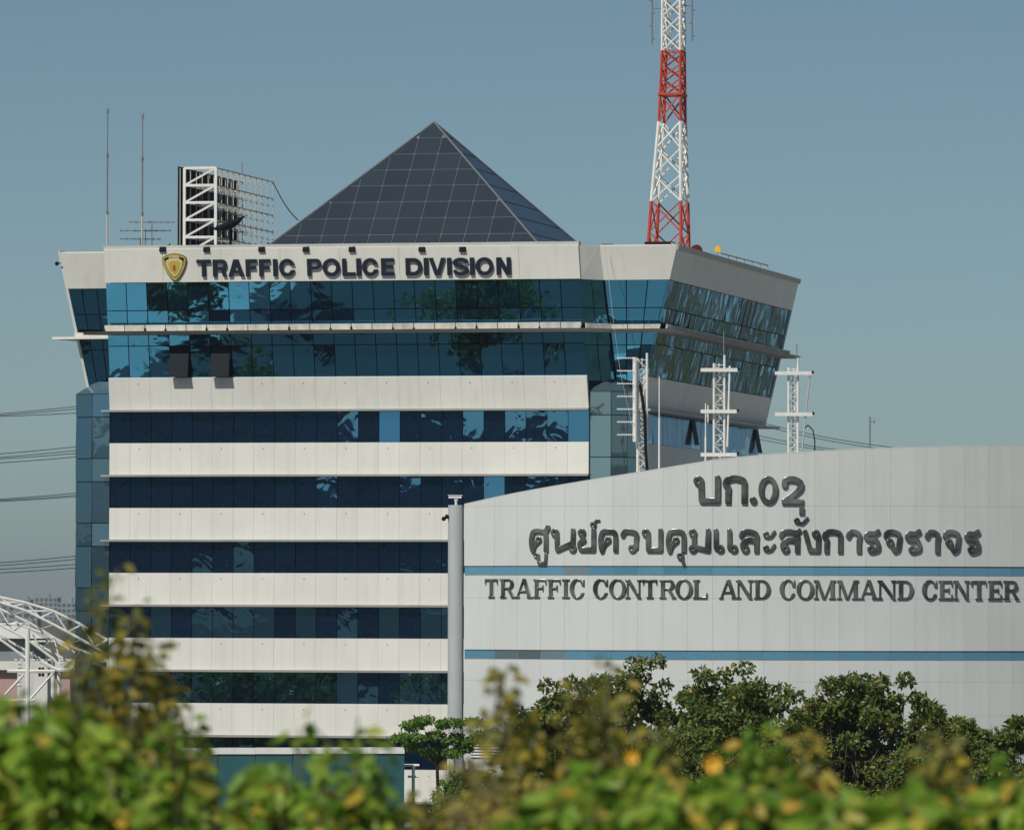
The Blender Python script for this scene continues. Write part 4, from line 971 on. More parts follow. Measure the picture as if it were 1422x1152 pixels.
TH2 = [('so_sala', 735.5, 762), ('no', 765.5, 801), ('yo', 803, 828), ('kho', 831.3, 858.7), ('wo', 862, 887), ('bo', 891.5, 921), ('kho', 925, 953), ('mo', 956.5, 987), ('e', 990.8, 1006), ('e', 1009.6, 1024), ('lo', 1026, 1054), ('a', 1058.5, 1077), ('so', 1081.3, 1110.5), ('ngo', 1114.3, 1139.3), ('ko', 1142, 1170.3), ('aa', 1174, 1196), ('ro', 1199, 1222.3), ('cho', 1226, 1251.8), ('ro', 1256, 1279.2), ('aa', 1283, 1305.3), ('cho', 1308, 1334.3), ('ro', 1338, 1360.3)]
rows = []
for ch, x0, x1 in TH2:
    k = (x0 - 735) / 625; rows.append((ch, x0, x1, 734 + 1.6 * k, 766 + 2.2 * k, thai))
rows += [('uu', 740, 762, 766.5, 784.5, thai_mark), ('u', 939.5, 953, 766.5, 784.5, thai_mark), ('thanthakhat', 819.5, 833, 720.5, 733.5, thai_mark), ('mai_han', 1101.5, 1122.3, 716, 729, thai_mark), ('mai_ek', 1109.5, 1117.0, 704.5, 714, thai_mark)]
arc_sign('thai_name_lettering', 'long row of grey metal Thai letters above the upper blue band', rows, None, .06, .03)

# --- cameras at the end column
cv_ = tag(empty('security_camera', (cxc, pe.y + .2, zct)), 'white security camera on a short bracket atop the grey end column', 'camera')
MB().tube((0, 0, 0), (0, 0, .25), .07).ball((0, 0, .28), .12).build('bracket', 'white_steel', cv_)
MB().box((-.42, -.14, .38), (.30, .14, .52)).build('housing', 'white_steel', cv_); MB().box((-.46, -.17, .525), (.36, .17, .56)).build('sun_visor', 'white_steel', cv_)
bl_ = tag(empty('wall_spot_light', (0, 0, 0)), 'small black twin spotlight on the left of the grey end column', 'lamp')
q = at(617.5, 719, pe.y + .1); MB().ball(q + Vector((-.05, -.1, -.04)), .13).build('lamp_head', 'black', bl_); MB().ball(q + Vector((.12, -.1, .09)), .12).build('lamp_head', 'black', bl_); MB().tube(q, (cxc - colr + .02, pe.y + .25, q.z), .04).build('arm', 'black', bl_)

# ================================================================== radio masts on the command centre roof
def radio_mast(label, xl, xr_, ytop_l, ytop_r, Y, bars, group='white radio masts on the hall roof', whip=None):
    e = tag(empty('radio_mast', (at((xl + xr_) / 2, 700, Y).x, Y, ZCR)), label, 'mast', group)
    o_ = Vector((at((xl + xr_) / 2, 700, Y).x, Y, ZCR))
    A = at(xl, ytop_l, Y) - o_; Bq = at(xr_, ytop_r, Y) - o_; D_ = Vector(((A.x + Bq.x) / 2, (Bq.x - A.x) * .8, min(A.z, Bq.z)))
    base = lambda p: Vector((p.x, p.y, 0))
    for p in (A, Bq, D_): MB().tube(base(p), p, .07 if p is not D_ else .045).build('leg', 'white_steel', e)
    h = min(A.z, Bq.z) - .1; step = (Bq.x - A.x) * .95; n_ = int(h / step)
    for k in range(n_):
        z0, z1 = h * k / n_, h * (k + 1) / n_
        for p, q in ((A, Bq), (Bq, D_), (D_, A)):
            a, b_ = (p, q) if k % 2 else (q, p)
            MB().tube((a.x, a.y, z0), (b_.x, b_.y, z1), .027, n=4).tube((p.x, p.y, z1), (q.x, q.y, z1), .022, n=4).build('brace', 'white_steel', e)
    for (x0, x1, y) in bars:
        a = at(x0, y, Y - .25) - o_; b_ = at(x1, y, Y - .25) - o_
        MB().box((a.x, a.y - .08, a.z - .10), (b_.x, a.y + .08, a.z + .10)).build('crossarm', 'white_steel', e)
        MB().ball(b_ + Vector((.05, 0, .05)), .09).build('insulator', 'black', e)
    if whip:
        a = at(whip[0], whip[1], Y) - o_; MB().tube(Vector((a.x, a.y, Bq.z - .3)), a, .03).build('whip', 'grey_steel', e)
    return e, o_
m1, o1 = radio_mast('left white lattice radio mast with stacked side antennas', 885.5, 898.5, 497, 490, 364.0, [])
pz = at(881.5, 496, 363.7) - o1; pz2 = at(881.5, 613, 363.7) - o1
MB().tube(pz2, pz, .12, n=8).build('antenna_spine', 'white_steel', m1)
for k in range(7):
    c = pz + (pz2 - pz) * ((k + .06) / 6.6)
    bo = MB().tube(c, c + Vector((-1.0, -.1, 0)), .025, n=4).build('boom', 'white_steel', m1)
    for j in range(8):
        q = c + Vector((-.12 - j * .12, -.01 * j, 0)); MB().tube(q + Vector((0, -.25, -.05)), q + Vector((0, .25, .05)), .022, n=4).build('element', 'white_steel', bo)
MB().path([pz2 + Vector((.3, .1, 3.2)), pz2 + Vector((.55, .1, 1.5)), pz2 + Vector((.62, .1, -.5)), pz2 + Vector((.7, .1, -1.7))], .09).build('feeder_cable', 'black', m1)
m2, o2 = radio_mast('middle white lattice radio mast with three crossarms', 991.5, 1006, 504, 493, 363.0, [(973, 1024, 513.5), (973, 1023, 571), (973, 1023, 631)], whip=(1005, 460))
a = at(1013.5, 508, 362.8) - o2; b_ = at(1010, 620, 362.8) - o2
MB().tube(b_, a, .06).build('side_antenna', 'white_steel', m2)
m3, o3 = radio_mast('right white lattice radio mast against the sky', 1095, 1108, 510, 497, 362.0, [(1076, 1127, 518), (1076, 1128, 575)], whip=(1106.5, 478))
a = at(1124.5, 522, 361.8) - o3; b_ = at(1113, 632, 361.8) - o3
MB().tube(Vector((b_.x, b_.y, 0)), b_, .05).tube(b_, a, .05).build('side_antenna', 'cap_grey', m3)
cbl = [Vector((at(1116, 596, 362).x, 362, at(1116, 596, 362).z)) - o3, at(1122, 590, 362) - o3, at(1129, 597, 362) - o3, at(1131.5, 612, 362) - o3, at(1131.5, 632, 362) - o3]
cbl.append(Vector((cbl[-1].x, cbl[-1].y, 0)))
MB().path(cbl, .035).build('feeder_cable', 'black', m3)
for x, yt, lab in ((915.5, 523, 'thin white pole antenna right of the leftmost radio mast'), (979.8, 560, 'thin white pole antenna left of the middle radio mast')):
    q = at(x, yt, 363.4); e = tag(empty('pole_antenna', (q.x, q.y, ZCR)), lab, 'antenna', 'thin pole antennas on the hall roof')
    MB().tube((0, 0, 0), (0, 0, (q.z - ZCR) * .7), .055).build('pole', 'white_steel', e); MB().tube((0, 0, (q.z - ZCR) * .7), (0, 0, q.z - ZCR), .035).build('whip', 'white_steel', e)
    if x > 950: MB().tube((.14, 0, q.z - ZCR - 1.2), (.14, 0, q.z - ZCR - .1), .04).tube((0, 0, q.z - ZCR - .7), (.14, 0, q.z - ZCR - .7), .03).build('dipole', 'white_steel', e)
q = at(1208, 578, 364); e = tag(empty('pole_antenna', (q.x, q.y, ZCR)), 'short dark pole antenna alone on the hall roof at right', 'antenna', 'thin pole antennas on the hall roof')
MB().tube((0, 0, 0), (0, 0, q.z - ZCR), .045).build('pole', 'grey_steel', e); MB().tube((0, 0, q.z - ZCR - .3), (.25, 0, q.z - ZCR - .3), .03).tube((.25, 0, q.z - ZCR - .4), (.25, 0, q.z - ZCR - .15), .03).build('dipole', 'grey_steel', e)

# ================================================================== power lines behind
def wires(tab, D0, D1, where, X=None):
    for i, (y0, y1) in enumerate(tab):
        if X: xa, xb = X
        else: xa, xb = -160, 210
        a = at(xa, y0 - (y1 - y0) * 1.5 if not X else y0, D0); b_ = at(xb, y1 + (y1 - y0) * 1.0 if not X else y1, D1)
        a_px = lerp(a, b_, 0)
        pts = [lerp(a, b_, k / 10) - Vector((0, 0, .25 * math.sin(math.pi * k / 10))) for k in range(11)]
        o = MB().path(pts, .032, n=5).build('power_line', 'wire')
        tag(o, 'dark power line, %s wire of the %s' % (('top', 'second', 'third', 'fourth')[i], where), 'power line', where)
for tab, wh in (([(570.5, 561), (572.5, 564.5), (574, 570)], 'highest bundle left of the tower'), ([(626, 617), (631, 622), (633, 626), (638.5, 631)], 'second highest bundle left of the tower'), ([(689, 681), (690.5, 684), (692, 686)], 'third bundle from the top left of the tower'), ([(777, 768.5), (781, 773), (786, 780), (791, 785)], 'lowest bundle left of the tower')):
    wires(tab, 520, 560, wh)
wires([(582, 622), (586, 626), (602, 633), (607, 634)], 560, 520, 'bundle right of the tower above the hall roof', X=(1040, 1245))

# ================================================================== low things around the tower
# teal site fence
fe = tag(empty('site_fence', (0, 0, 0)), 'dark teal boarded site wall with white coping in front of the tower', 'fence')
fy = 345.0
xa, xb = at(-60, 1045, fy).x, at(562, 1045, fy).x; npn = 12
for i in range(npn):
    x0, x1 = xa + (xb - xa) * i / npn, xa + (xb - xa) * (i + 1) / npn
    za = at(300, 1049, fy).z + .006 * (x1 - xa); 
    MB().box((x0 + .02, fy, 0.03), (x1 - .02, fy + .08, za)).build('board', 'teal', fe)
    MB().box((x0, fy - .08, za + .004), (x1 - .01, fy + .2, za + .34)).build('coping', 'white_wall', fe)
    MB().box((x0 - .07, fy + .09, 0.03), (x0 + .07, fy + .2, za - .01)).build('post', 'grey_steel', fe)
gb = tag(empty('gate_post', (0, 0, 0)), 'white pipe cross post in front of the ground floor windows', 'post')
q = at(574, 1062, 346); MB().tube((q.x, q.y, .03), (q.x, q.y, q.z), .09, n=8).build('upright', 'white_steel', gb); MB().tube((q.x - .5, q.y, q.z), (q.x + .32, q.y, q.z), .07, n=8).build('crossbar', 'white_steel', gb)
MB().tube((q.x - .3, q.y, q.z - .6), (q.x + .3, q.y, q.z - .6), .06, n=8).build('crossbar', 'white_steel', gb)
# arched pipe truss at the left
ar = tag(empty('arched_truss', (0, 0, 0)), 'white steel pipe arch roof frame at the left edge', 'truss')
def pl(pts, Y, r=.055, nm='chord'): MB().path([at(x, y, Y) for x, y in pts], r).build(nm, 'white_steel', ar)
Y1, Y2 = 268.0, 280.0
ch1 = [(-70, 822), (-30, 824), (0, 829), (34, 836), (74, 848), (110, 865.5), (149, 888)]
ch2 = [(-70, 827), (-30, 830), (0, 836), (36, 847.5), (73, 866), (101, 881), (149, 908)]
ch3 = [(-70, 826), (-30, 833), (0, 845), (44, 866), (80, 888), (103, 899), (150, 917)]
ch4 = [(-50, 846), (0, 867), (36, 886), (75, 915), (86, 930)]
ch5 = [(-40, 858), (0, 866), (30, 868), (63, 880), (80, 891), (104, 906)]
ch6 = [(-40, 850), (8, 887), (56, 914.5)]; ch7 = [(-40, 866), (4, 890), (37, 914)]; ch8 = [(46, 891), (103, 922)]
for c, Y in ((ch1, Y1), (ch2, Y1), (ch3, Y2), (ch4, Y1), (ch8, Y2), (ch6, Y2), (ch7, Y1)): pl(c, Y)
pl(ch5, Y2, .045)
def on(c, x):
    for (x0, y0), (x1, y1) in zip(c[:-1], c[1:]):
        if x0 <= x <= x1: return (x, y0 + (y1 - y0) * (x - x0) / (x1 - x0))
    return c[-1]
for ca, cb, Ya, Yb, r_ in ((ch1, ch2, Y1, Y1, .034), (ch2, ch3, Y1, Y2, .034), (ch3, ch4, Y2, Y1, .03)):
    x = -20; up_ = True
    while x < 130:
        x2 = x + 19; a, b_ = (on(ca, x), on(cb, x2)) if not up_ else (on(cb, x), on(ca, x2))
        ya, yb2 = (Ya, Yb) if not up_ else (Yb, Ya)
        MB().tube(at(*a, ya), at(*b_, yb2), r_).build('web', 'white_steel', ar); x = x2; up_ = not up_
for pts in ([(-10, 836), (34, 836)], [(38, 848), (76, 848)], [(-10, 866), (44, 866)], [(44, 890), (82, 890)], [(20, 916), (104, 916)]): pl(pts, Y2, .04, 'purlin')
pl([(10, 931.5), (76, 931.5)], Y1, .07, 'tie'); pl([(56, 918), (80, 930), (97, 930), (101, 926)], Y1, .08, 'tie'); pl([(2, 972), (48, 972)], Y1, .06, 'tie')
for x, y in ((38.5, 872), (73.5, 915), (82, 930)):
    p = at(x, y, Y1 + (0 if x < 50 else 4)); MB().tube((p.x, p.y, 0), p, .10 if x < 50 else .085, n=8).build('post', 'white_steel', ar)
for a, b_ in (((7, 964), (33, 936)), ((42, 970), (74, 934)), ((132, 898), (149, 888)), ((130, 905), (150, 917)), ((131, 919), (150, 930)), ((150, 917), (150, 935)), ((130, 921), (149, 917))): pl([a, b_], Y1, .055, 'brace')
# low white house behind the truss
hs_ = tag(empty('white_house', (0, 0, 0)), 'small white house with paired square windows behind the arched truss', 'house')
HY = 430.0
a = at(24, 950, HY); b_ = at(66, 917, HY)
MB().box((a.x, HY, 0), (b_.x, HY + 7, b_.z)).build('wall', 'white_wall', hs_)
for x in (55, 59.5):
    for y in (928, 936):
        q = at(x, y, HY); MB().box((q.x - .08, HY - .04, q.z - .09), (q.x + .08, HY - .002, q.z + .09)).build('window', 'black', hs_)
for k in range(7):
    q = at(26.5, 921 + k * 5, HY); MB().box((q.x - .1, HY - .05, q.z - .04), (q.x + .12, HY - .002, q.z + .08)).build('quoin', 'roof_white', hs_)
ph = tag(empty('pink_house', (0, 0, 0)), 'low pinkish walled shed beside the small white house', 'house')
a = at(-30, 950, 440); b_ = at(96, 930, 440); MB().box((a.x, 441, 0), (b_.x, 450, b_.z)).build('wall', 'pink_wall', ph); MB().box((a.x - .3, 440.5, b_.z + .004), (b_.x + .3, 450.5, b_.z + .5)).build('roof', 'roof_white', ph)
wr = tag(empty('white_roofed_hall', (0, 0, 0)), 'white hip roofed hall seen through the arched truss', 'hall')
HY = 620.0; a = at(-60, 886, HY); b_ = at(60, 886, HY); c = at(22, 862, HY + 8)
MB().add([(a.x, HY, a.z), (b_.x, HY, b_.z), (b_.x, HY + 18, b_.z), (a.x, HY + 18, a.z), (a.x + 5, HY + 9, c.z), (c.x, HY + 9, c.z)], [(0, 1, 5, 4), (1, 2, 5), (2, 3, 4, 5), (3, 0, 4), (0, 3, 2, 1)]).build('roof', 'roof_white', wr)
MB().box((a.x + 1, HY + 1, 0), (b_.x - 1, HY + 17, a.z - .01)).build('wall', 'far_wall', wr)
# distant blocks
def far_block(label, x0, x1, yt, D, dep, cols, rws, group='far apartment blocks'):
    a = at(x0, yt, D); b_ = at(x1, yt, D); e = tag(empty('apartment_block', (a.x, D, 0)), label, 'building', group)
    W_ = b_.x - a.x; H = a.z
    MB().box((0, 0, 0), (W_, dep, H)).build('wall', 'far_wall', e); MB().box((W_ * .3, dep * .3, H), (W_ * .6, dep * .6, H + 2.5)).build('roof_room', 'far_wall', e)
    for i in range(cols):
        for j in range(rws):
            MB().box((W_ * (i + .2) / cols, -.15, H - H / rws * (j + .75)), (W_ * (i + .8) / cols, -.01, H - H / rws * (j + .25))).build('window', 'far_window', e)
far_block('narrow grey far block at the left, partly behind the truss', 33, 42, 832, 4600, 30, 2, 5)
far_block('wide grey far block left of the tower corner', 48, 80, 829, 4200, 30, 5, 5)
far_block('lower grey far block touching the tower edge', 79, 112, 836, 3600, 25, 5, 4)
far_block('long low grey far block behind the white roofed hall', -40, 52, 838.5, 3200, 25, 9, 3)
# unseen blocks added to shape what the tower glass reflects
def mirror_block(label, x, y, w, d, h, rz):
    e = tag(empty('apartment_block', (x, y, 0), rz), label, 'building', 'unseen blocks added for reflections')
    MB().box((-w / 2, -d / 2, 0), (w / 2, d / 2, h)).build('wall', 'far_wall' if x < 0 else 'white_wall', e); MB().box((-w / 5, -d / 4, h), (w / 6, d / 4, h + 4)).build('roof_room', 'far_wall', e)
    n = int(h / 3.4)
    for k in range(n): MB().box((-w / 2 + 1, d / 2 + .01, k * 3.4 + 1.2), (w / 2 - 1, d / 2 + .15, k * 3.4 + 2.8)).build('window_band', 'far_window', e)
for i, (x, y, w, d, h, lb) in enumerate(((-352, -172, 66, 18, 62, 'broad tall'), (-300, -180, 52, 18, 58, 'square mid height'), (-250, -150, 50, 18, 30, 'lowest slab like'), (-196, -185, 32, 18, 30, 'lower broad'), (-166, -150, 26, 18, 52, 'narrow tall'), (-118, -190, 36, 18, 46, 'far end'))):
    mirror_block('%s grey unseen block added behind the viewpoint for the tower window reflections' % lb, x, y, w, d, h, R(-25 + i))
for i, (x, y, w, d, h, lb) in enumerate(((102, 596, 13, 10, 27, 'narrow white'), (78, 616, 12, 10, 33, 'tall white'), (126, 590, 16, 10, 22, 'low white'))):  # unseen white blocks added as pale streaks in the side glass reflection
    mirror_block('%s unseen block added right behind the tower for its side window reflections' % lb, x, y, w, d, h, R(155))

# ================================================================== vegetation
def tree_mesh(centres, radii, n, size, rng, up_bias=.35, fold=False, flat=.7):
    """many small leaf faces round clump centres"""
    C_ = np.array(centres)[rng.integers(0, len(centres), n)] if not isinstance(centres, np.ndarray) else centres[rng.integers(0, len(centres), n)]
    d = rng.normal(size=(n, 3)); d /= np.linalg.norm(d, axis=1)[:, None]
    rr = radii * np.cbrt(rng.uniform(.15, 1, n))[:, None]
    p = C_ + d * rr * np.array([1, 1, flat])
    return leaf_faces(p, rng, size, up_bias)
def leaf_faces(p, rng, size, up_bias=.3, dirs=None):
    n = len(p)
    a = rng.normal(size=(n, 3)); a[:, 2] -= up_bias * .6
    if dirs is not None: a = dirs + .55 * a
    a /= np.linalg.norm(a, axis=1)[:, None]
    nn = .8 * rng.normal(size=(n, 3)) + 1.1 * np.array(sdir)
    b_ = np.cross(nn, a); b_ /= (np.linalg.norm(b_, axis=1)[:, None] + 1e-9); c = np.cross(a, b_)
    L = (size * rng.uniform(.6, 1.25, n))[:, None]; w = L * .27
    base = p; tip = p + a * L - c * L * .12
    l1 = p + a * L * .3 + b_ * w + c * L * .08; l2 = p + a * L * .68 + b_ * w * .8 + c * L * .02
    r1 = p + a * L * .3 - b_ * w + c * L * .08; r2 = p + a * L * .68 - b_ * w * .8 + c * L * .02
    v = np.stack([base, l1, l2, tip, r2, r1], 1).reshape(-1, 3)
    k = (np.arange(n) * 6)[:, None]
    f = np.concatenate([k + np.array([0, 1, 2, 3]), k + np.array([0, 3, 4, 5])], 1).reshape(-1, 4)
    return v, f
def np_mesh(name, v, f, mat, parent):
    me = bpy.data.meshes.new(name); me.vertices.add(len(v)); me.vertices.foreach_set('co', v.astype(np.float32).ravel())
    me.loops.add(f.size); me.loops.foreach_set('vertex_index', f.astype(np.int32).ravel()); me.polygons.add(len(f))
    me.polygons.foreach_set('loop_start', np.arange(0, f.size, f.shape[1], dtype=np.int32)); me.polygons.foreach_set('loop_total', np.full(len(f), f.shape[1], np.int32))
    me.update(calc_edges=True); me.materials.append(MATS[mat]); o = bpy.data.objects.new(name, me); return link(o, parent)
def branches(mb, base, tips, r0, rng):
    for t in tips:
        m_ = lerp(base, t, .5) + Vector(rng.normal(0, .06, 3)) * (Vector(t) - Vector(base)).length
        mb.tube(base, m_, r0, r0 * .6); mb.tube(m_, t, r0 * .6, r0 * .15)
def tree(label, px, ytop, wpx, Y, seed, mat='leaf_mid', n=9000, leaf=.26, group='trees in front of the grey hall', hfrac=.86, name='tree', lobes=15, bare=.0, cat='tree'):
    rng = np.random.default_rng(seed)
    top = at(px, ytop, Y); H = top.z; W_ = 1.45 * wpx / F * Y; n = int(n * 1.45)
    e = tag(empty(name, (top.x, Y, 0)), label, cat, group)
    ch = H * hfrac; zc0 = H - ch
    cs = []
    for i in range(lobes):
        an = rng.uniform(0, 2 * math.pi); rr = W_ / 2 * .72 * math.sqrt(rng.uniform(.05, 1)); zz = H - ch * (rng.uniform(.12, .85) if i else .13)
        k = 1 - .55 * max(0, (zz - (H - ch * .45)) / (ch * .45))
        cs.append((math.cos(an) * rr * k if i else 0, math.sin(an) * rr * k * .8 if i else 0, zz))
    sub = []
    for c in cs:
        for q in range(11):
            d = rng.normal(size=3); d /= np.linalg.norm(d); rad = W_ * .20 * rng.uniform(.4, 1.2)
            sub.append((c[0] + d[0] * rad, c[1] + d[1] * rad, min(c[2] + d[2] * rad * .95, H - .1 + .35 * rng.uniform())))
    sub = np.array(sub)
    v, f = tree_mesh(sub, W_ * .05 + .1, n, leaf, rng)
    np_mesh('crown', v, f, mat, e)
    mb = MB(); r0 = .035 * H * .55 + .03; fork = Vector((0, 0, zc0 * .9 + .25 * ch * .3))
    mb.tube((0, 0, 0), lerp((0, 0, 0), fork, .55) + Vector((.05, 0, 0)), r0 * 1.15, r0 * .9, n=8); mb.tube(lerp((0, 0, 0), fork, .55) + Vector((.05, 0, 0)), fork, r0 * .9, r0 * .75, n=8)
    mb.build('trunk', 'bark', e)
    mb = MB(); branches(mb, fork, [Vector(c) for c in cs], r0 * .45, rng)
    for s_ in sub[::4]:
        c = cs[int(np.argmin([np.hypot(*(np.array(s_) - np.array(q))[:2]) for q in cs]))]; mb.tube(c, s_, r0 * .12, r0 * .05, n=4)
    mb.build('limbs', 'bark', e)
    return e
tree('bushy dark green tree, leftmost of the tall row before the hall', 800, 947, 150, 300, 1)
tree('dark green tree with the highest crown before the hall wall', 880, 922, 170, 305, 2)
tree('dark green tree under the word AND with a ragged double top', 1040, 932, 175, 298, 3)
tree('low dark green tree filling the gap left of the AND tree', 950, 965, 130, 304, 4)
tree('broad rounded dark green tree below the word COMMAND', 1212, 945, 165, 300, 5, n=11000)
tree('low dark green tree between the two ragged crowns', 1128, 990, 120, 306, 6)
tree('smooth rounded green tree below the word CENTER', 1345, 1003, 130, 302, 8, leaf=.22)
tree('dark green tree cut by the right edge of the picture', 1432, 985, 90, 296, 9)
tree('bushy low green tree in the bottom right corner', 1390, 1052, 150, 285, 10)
tree('low dark green tree at the foot of the broad rounded tree', 1265, 1055, 150, 288, 11)
tree('low dark green tree at the foot of the ragged double top', 1060, 1040, 190, 288, 12)
tree('low dark green tree below the highest crown', 900, 1025, 190, 290, 13)
tree('rounded tree filling the dip between the highest crown and the AND tree', 968, 950, 120, 308, 41)
tree('low tree left of the broad rounded crown under COMMAND', 1150, 972, 110, 309, 42)
tree('low spreading tree right of the broad rounded crown', 1292, 985, 110, 308, 43)
tree('small tree at the left end of the hall row', 748, 985, 90, 309, 44)
tree('bright green leafy bush beside the louvre grille', 655, 1072, 90, 318, 14, mat='leaf_fresh', n=5000, leaf=.2, hfrac=.85, name='bush', group=None, cat='bush')
# flat-topped small tree before the end column
def umbrella_tree():
    rng = np.random.default_rng(21); Y = 330.0; px = 612
    e = tag(empty('small_tree', (at(px, 1000, Y).x, Y, 0)), 'small flat topped green tree with a thin trunk before the end column', 'tree')
    o_ = Vector((at(px, 1000, Y).x, Y, 0)); cs = []
    for x, y, r in ((570, 1006, 11), (590, 1001, 9), (612, 1004, 12), (637, 1003, 10), (655, 1000, 9), (672, 1020, 8), (684, 1019, 5), (556, 1025, 9), (580, 1022, 14), (605, 1022, 15), (632, 1024, 15), (655, 1027, 9), (600, 1042, 12), (625, 1045, 12), (645, 1040, 9), (573, 1036, 8)):
        c = at(x, y, Y) - o_
        for k in range(4): cs.append((c.x + rng.normal(0, r / 70), rng.normal(0, .9), c.z + rng.normal(0, r / 130)))
    v, f = tree_mesh(np.array(cs), .42, 6500, .2, rng, flat=.38); np_mesh('crown', v, f, 'leaf_fresh', e)
    f0 = at(607, 1062, Y) - o_; MB().tube((0, 0, 0), f0, .12, .08, n=8).build('trunk', 'bark', e)
    mb = MB(); branches(mb, f0, [Vector(c) for c in cs[::3]], .05, rng); mb.build('limbs', 'bark', e)
umbrella_tree()
# unseen trees added to darken and break up the slanting window reflections
for i, (x, y, h, w) in enumerate(((-30, 338, 7, 7), (-44, 322, 8, 8), (-58, 330, 6, 6), (-37, 300, 9, 9), (-68, 312, 8, 8), (-52, 345, 5, 6), (-72, 300, 5, 5), (-64, 292, 5, 6), (-60, 282, 8, 8), (-88, 290, 6, 6), (78, 520, 19, 12), (95, 508, 16, 11), (68, 545, 21, 12), (106, 532, 18, 12), (88, 560, 23, 13))):
    rng = np.random.default_rng(60 + i); e = tag(empty('tree', (x, y, 0)), 'unseen round dark tree added %s the tower to darken its slanting window reflections' % ('before' if i < 10 else 'right of'), 'tree', 'unseen trees added %s the tower for reflections' % ('before' if i < 10 else 'right of'))
    cs = np.array([(rng.normal(0, w * .2), rng.normal(0, w * .2), h * rng.uniform(.45, .92)) for _ in range(26)])
    v, f = tree_mesh(cs, w * .2, 1500, .7, rng); np_mesh('crown', v, f, 'leaf_mid', e); MB().tube((0, 0, 0), (0, 0, h * .6), .2, .1, n=8).build('trunk', 'bark', e)

# ------------------------------------------------------------------ foreground shrubs on the embankment
GZ = 9.78
def shrub(label, px, Y, stems, mat, seed, leaf=.15, dens=26, spread=.35, flowers=(), name='roadside_shrub', group='shrubs along the embankment', barkm='bark_green'):
    """stems: list of (tip px, tip py, leaf-start py, leaf count factor)"""
    rng = np.random.default_rng(seed); bx_ = at(px, 900, Y).x
    e = tag(empty(name, (bx_, Y, GZ)), label, 'shrub', group); o_ = Vector((bx_, Y, GZ))
    mb = MB(); Pp = []; Dd = []
    for (tx, ty, k) in stems:
        tip = at(tx, ty, Y + rng.normal(0, .5)) - o_; base = Vector((rng.uniform(-.015, .015), rng.uniform(-.015, .015), 0))
        H = tip.z; bow = Vector((rng.normal(0, .10) * H, rng.normal(0, .1) * H, 0))
        prev = base; n_ = 9; pts = []
        for i in range(1, n_ + 1):
            t = i / n_; q = lerp(base, tip, t) + bow * math.sin(math.pi * t); pts.append(q)
            mb.tube(prev, q, .028 * (1 - .85 * (t - 1 / n_)) + .004, .028 * (1 - .85 * t) + .004, n=5); prev = q
        cnt = int(dens * k * max(H, .6))
        for _ in range(cnt):
            t = rng.uniform(.12, 1.0) ** .75; i = min(int(t * n_), n_ - 1); a = pts[i - 1] if i else base; q = lerp(a, pts[i], t * n_ - i)
            sp = spread * (1.15 - t) * rng.uniform(.2, 1) + .03; an = rng.uniform(0, 2 * math.pi)
            off = Vector((math.cos(an) * sp, math.sin(an) * sp, rng.normal(0, .06)))
            if sp > .14 and rng.uniform() < .35: mb.tube(q, q + off, .008, .004, n=4)
            Pp.append(q + off); Dd.append(Vector((math.cos(an), math.sin(an), -.25)))
    mb.build('stems', barkm, e)
    v, f = leaf_faces(np.array([tuple(p) for p in Pp]), rng, leaf, .5, np.array([tuple(d) for d in Dd])); np_mesh('foliage', v, f, mat, e)
    for fx, fy_, r in flowers:
        c = at(fx, fy_, Y - .3) - o_; m_ = MB()
        for k in range(6):
            an = 2 * math.pi * k / 6 + .3; d = Vector((math.cos(an), -.5, math.sin(an))).normalized(); s_ = Vector((-math.sin(an), 0, math.cos(an)))
            m_.add([c, c + d * r * .6 + s_ * r * .4, c + d * r + Vector((0, -.01, 0)), c + d * r * .6 - s_ * r * .4], [(0, 1, 2, 3)])
        m_.ball(c + Vector((0, -.02, 0)), r * .22); m_.build('flower', 'yellow', e)
def fan(x0, x1, y0, y1, n, k, seed):
    r_ = random.Random(seed); return [(x0 + (x1 - x0) * (i + r_.random()) / n, y1 + 12 - (y1 - y0) * r_.random() ** 1.6, k) for i in range(n)]
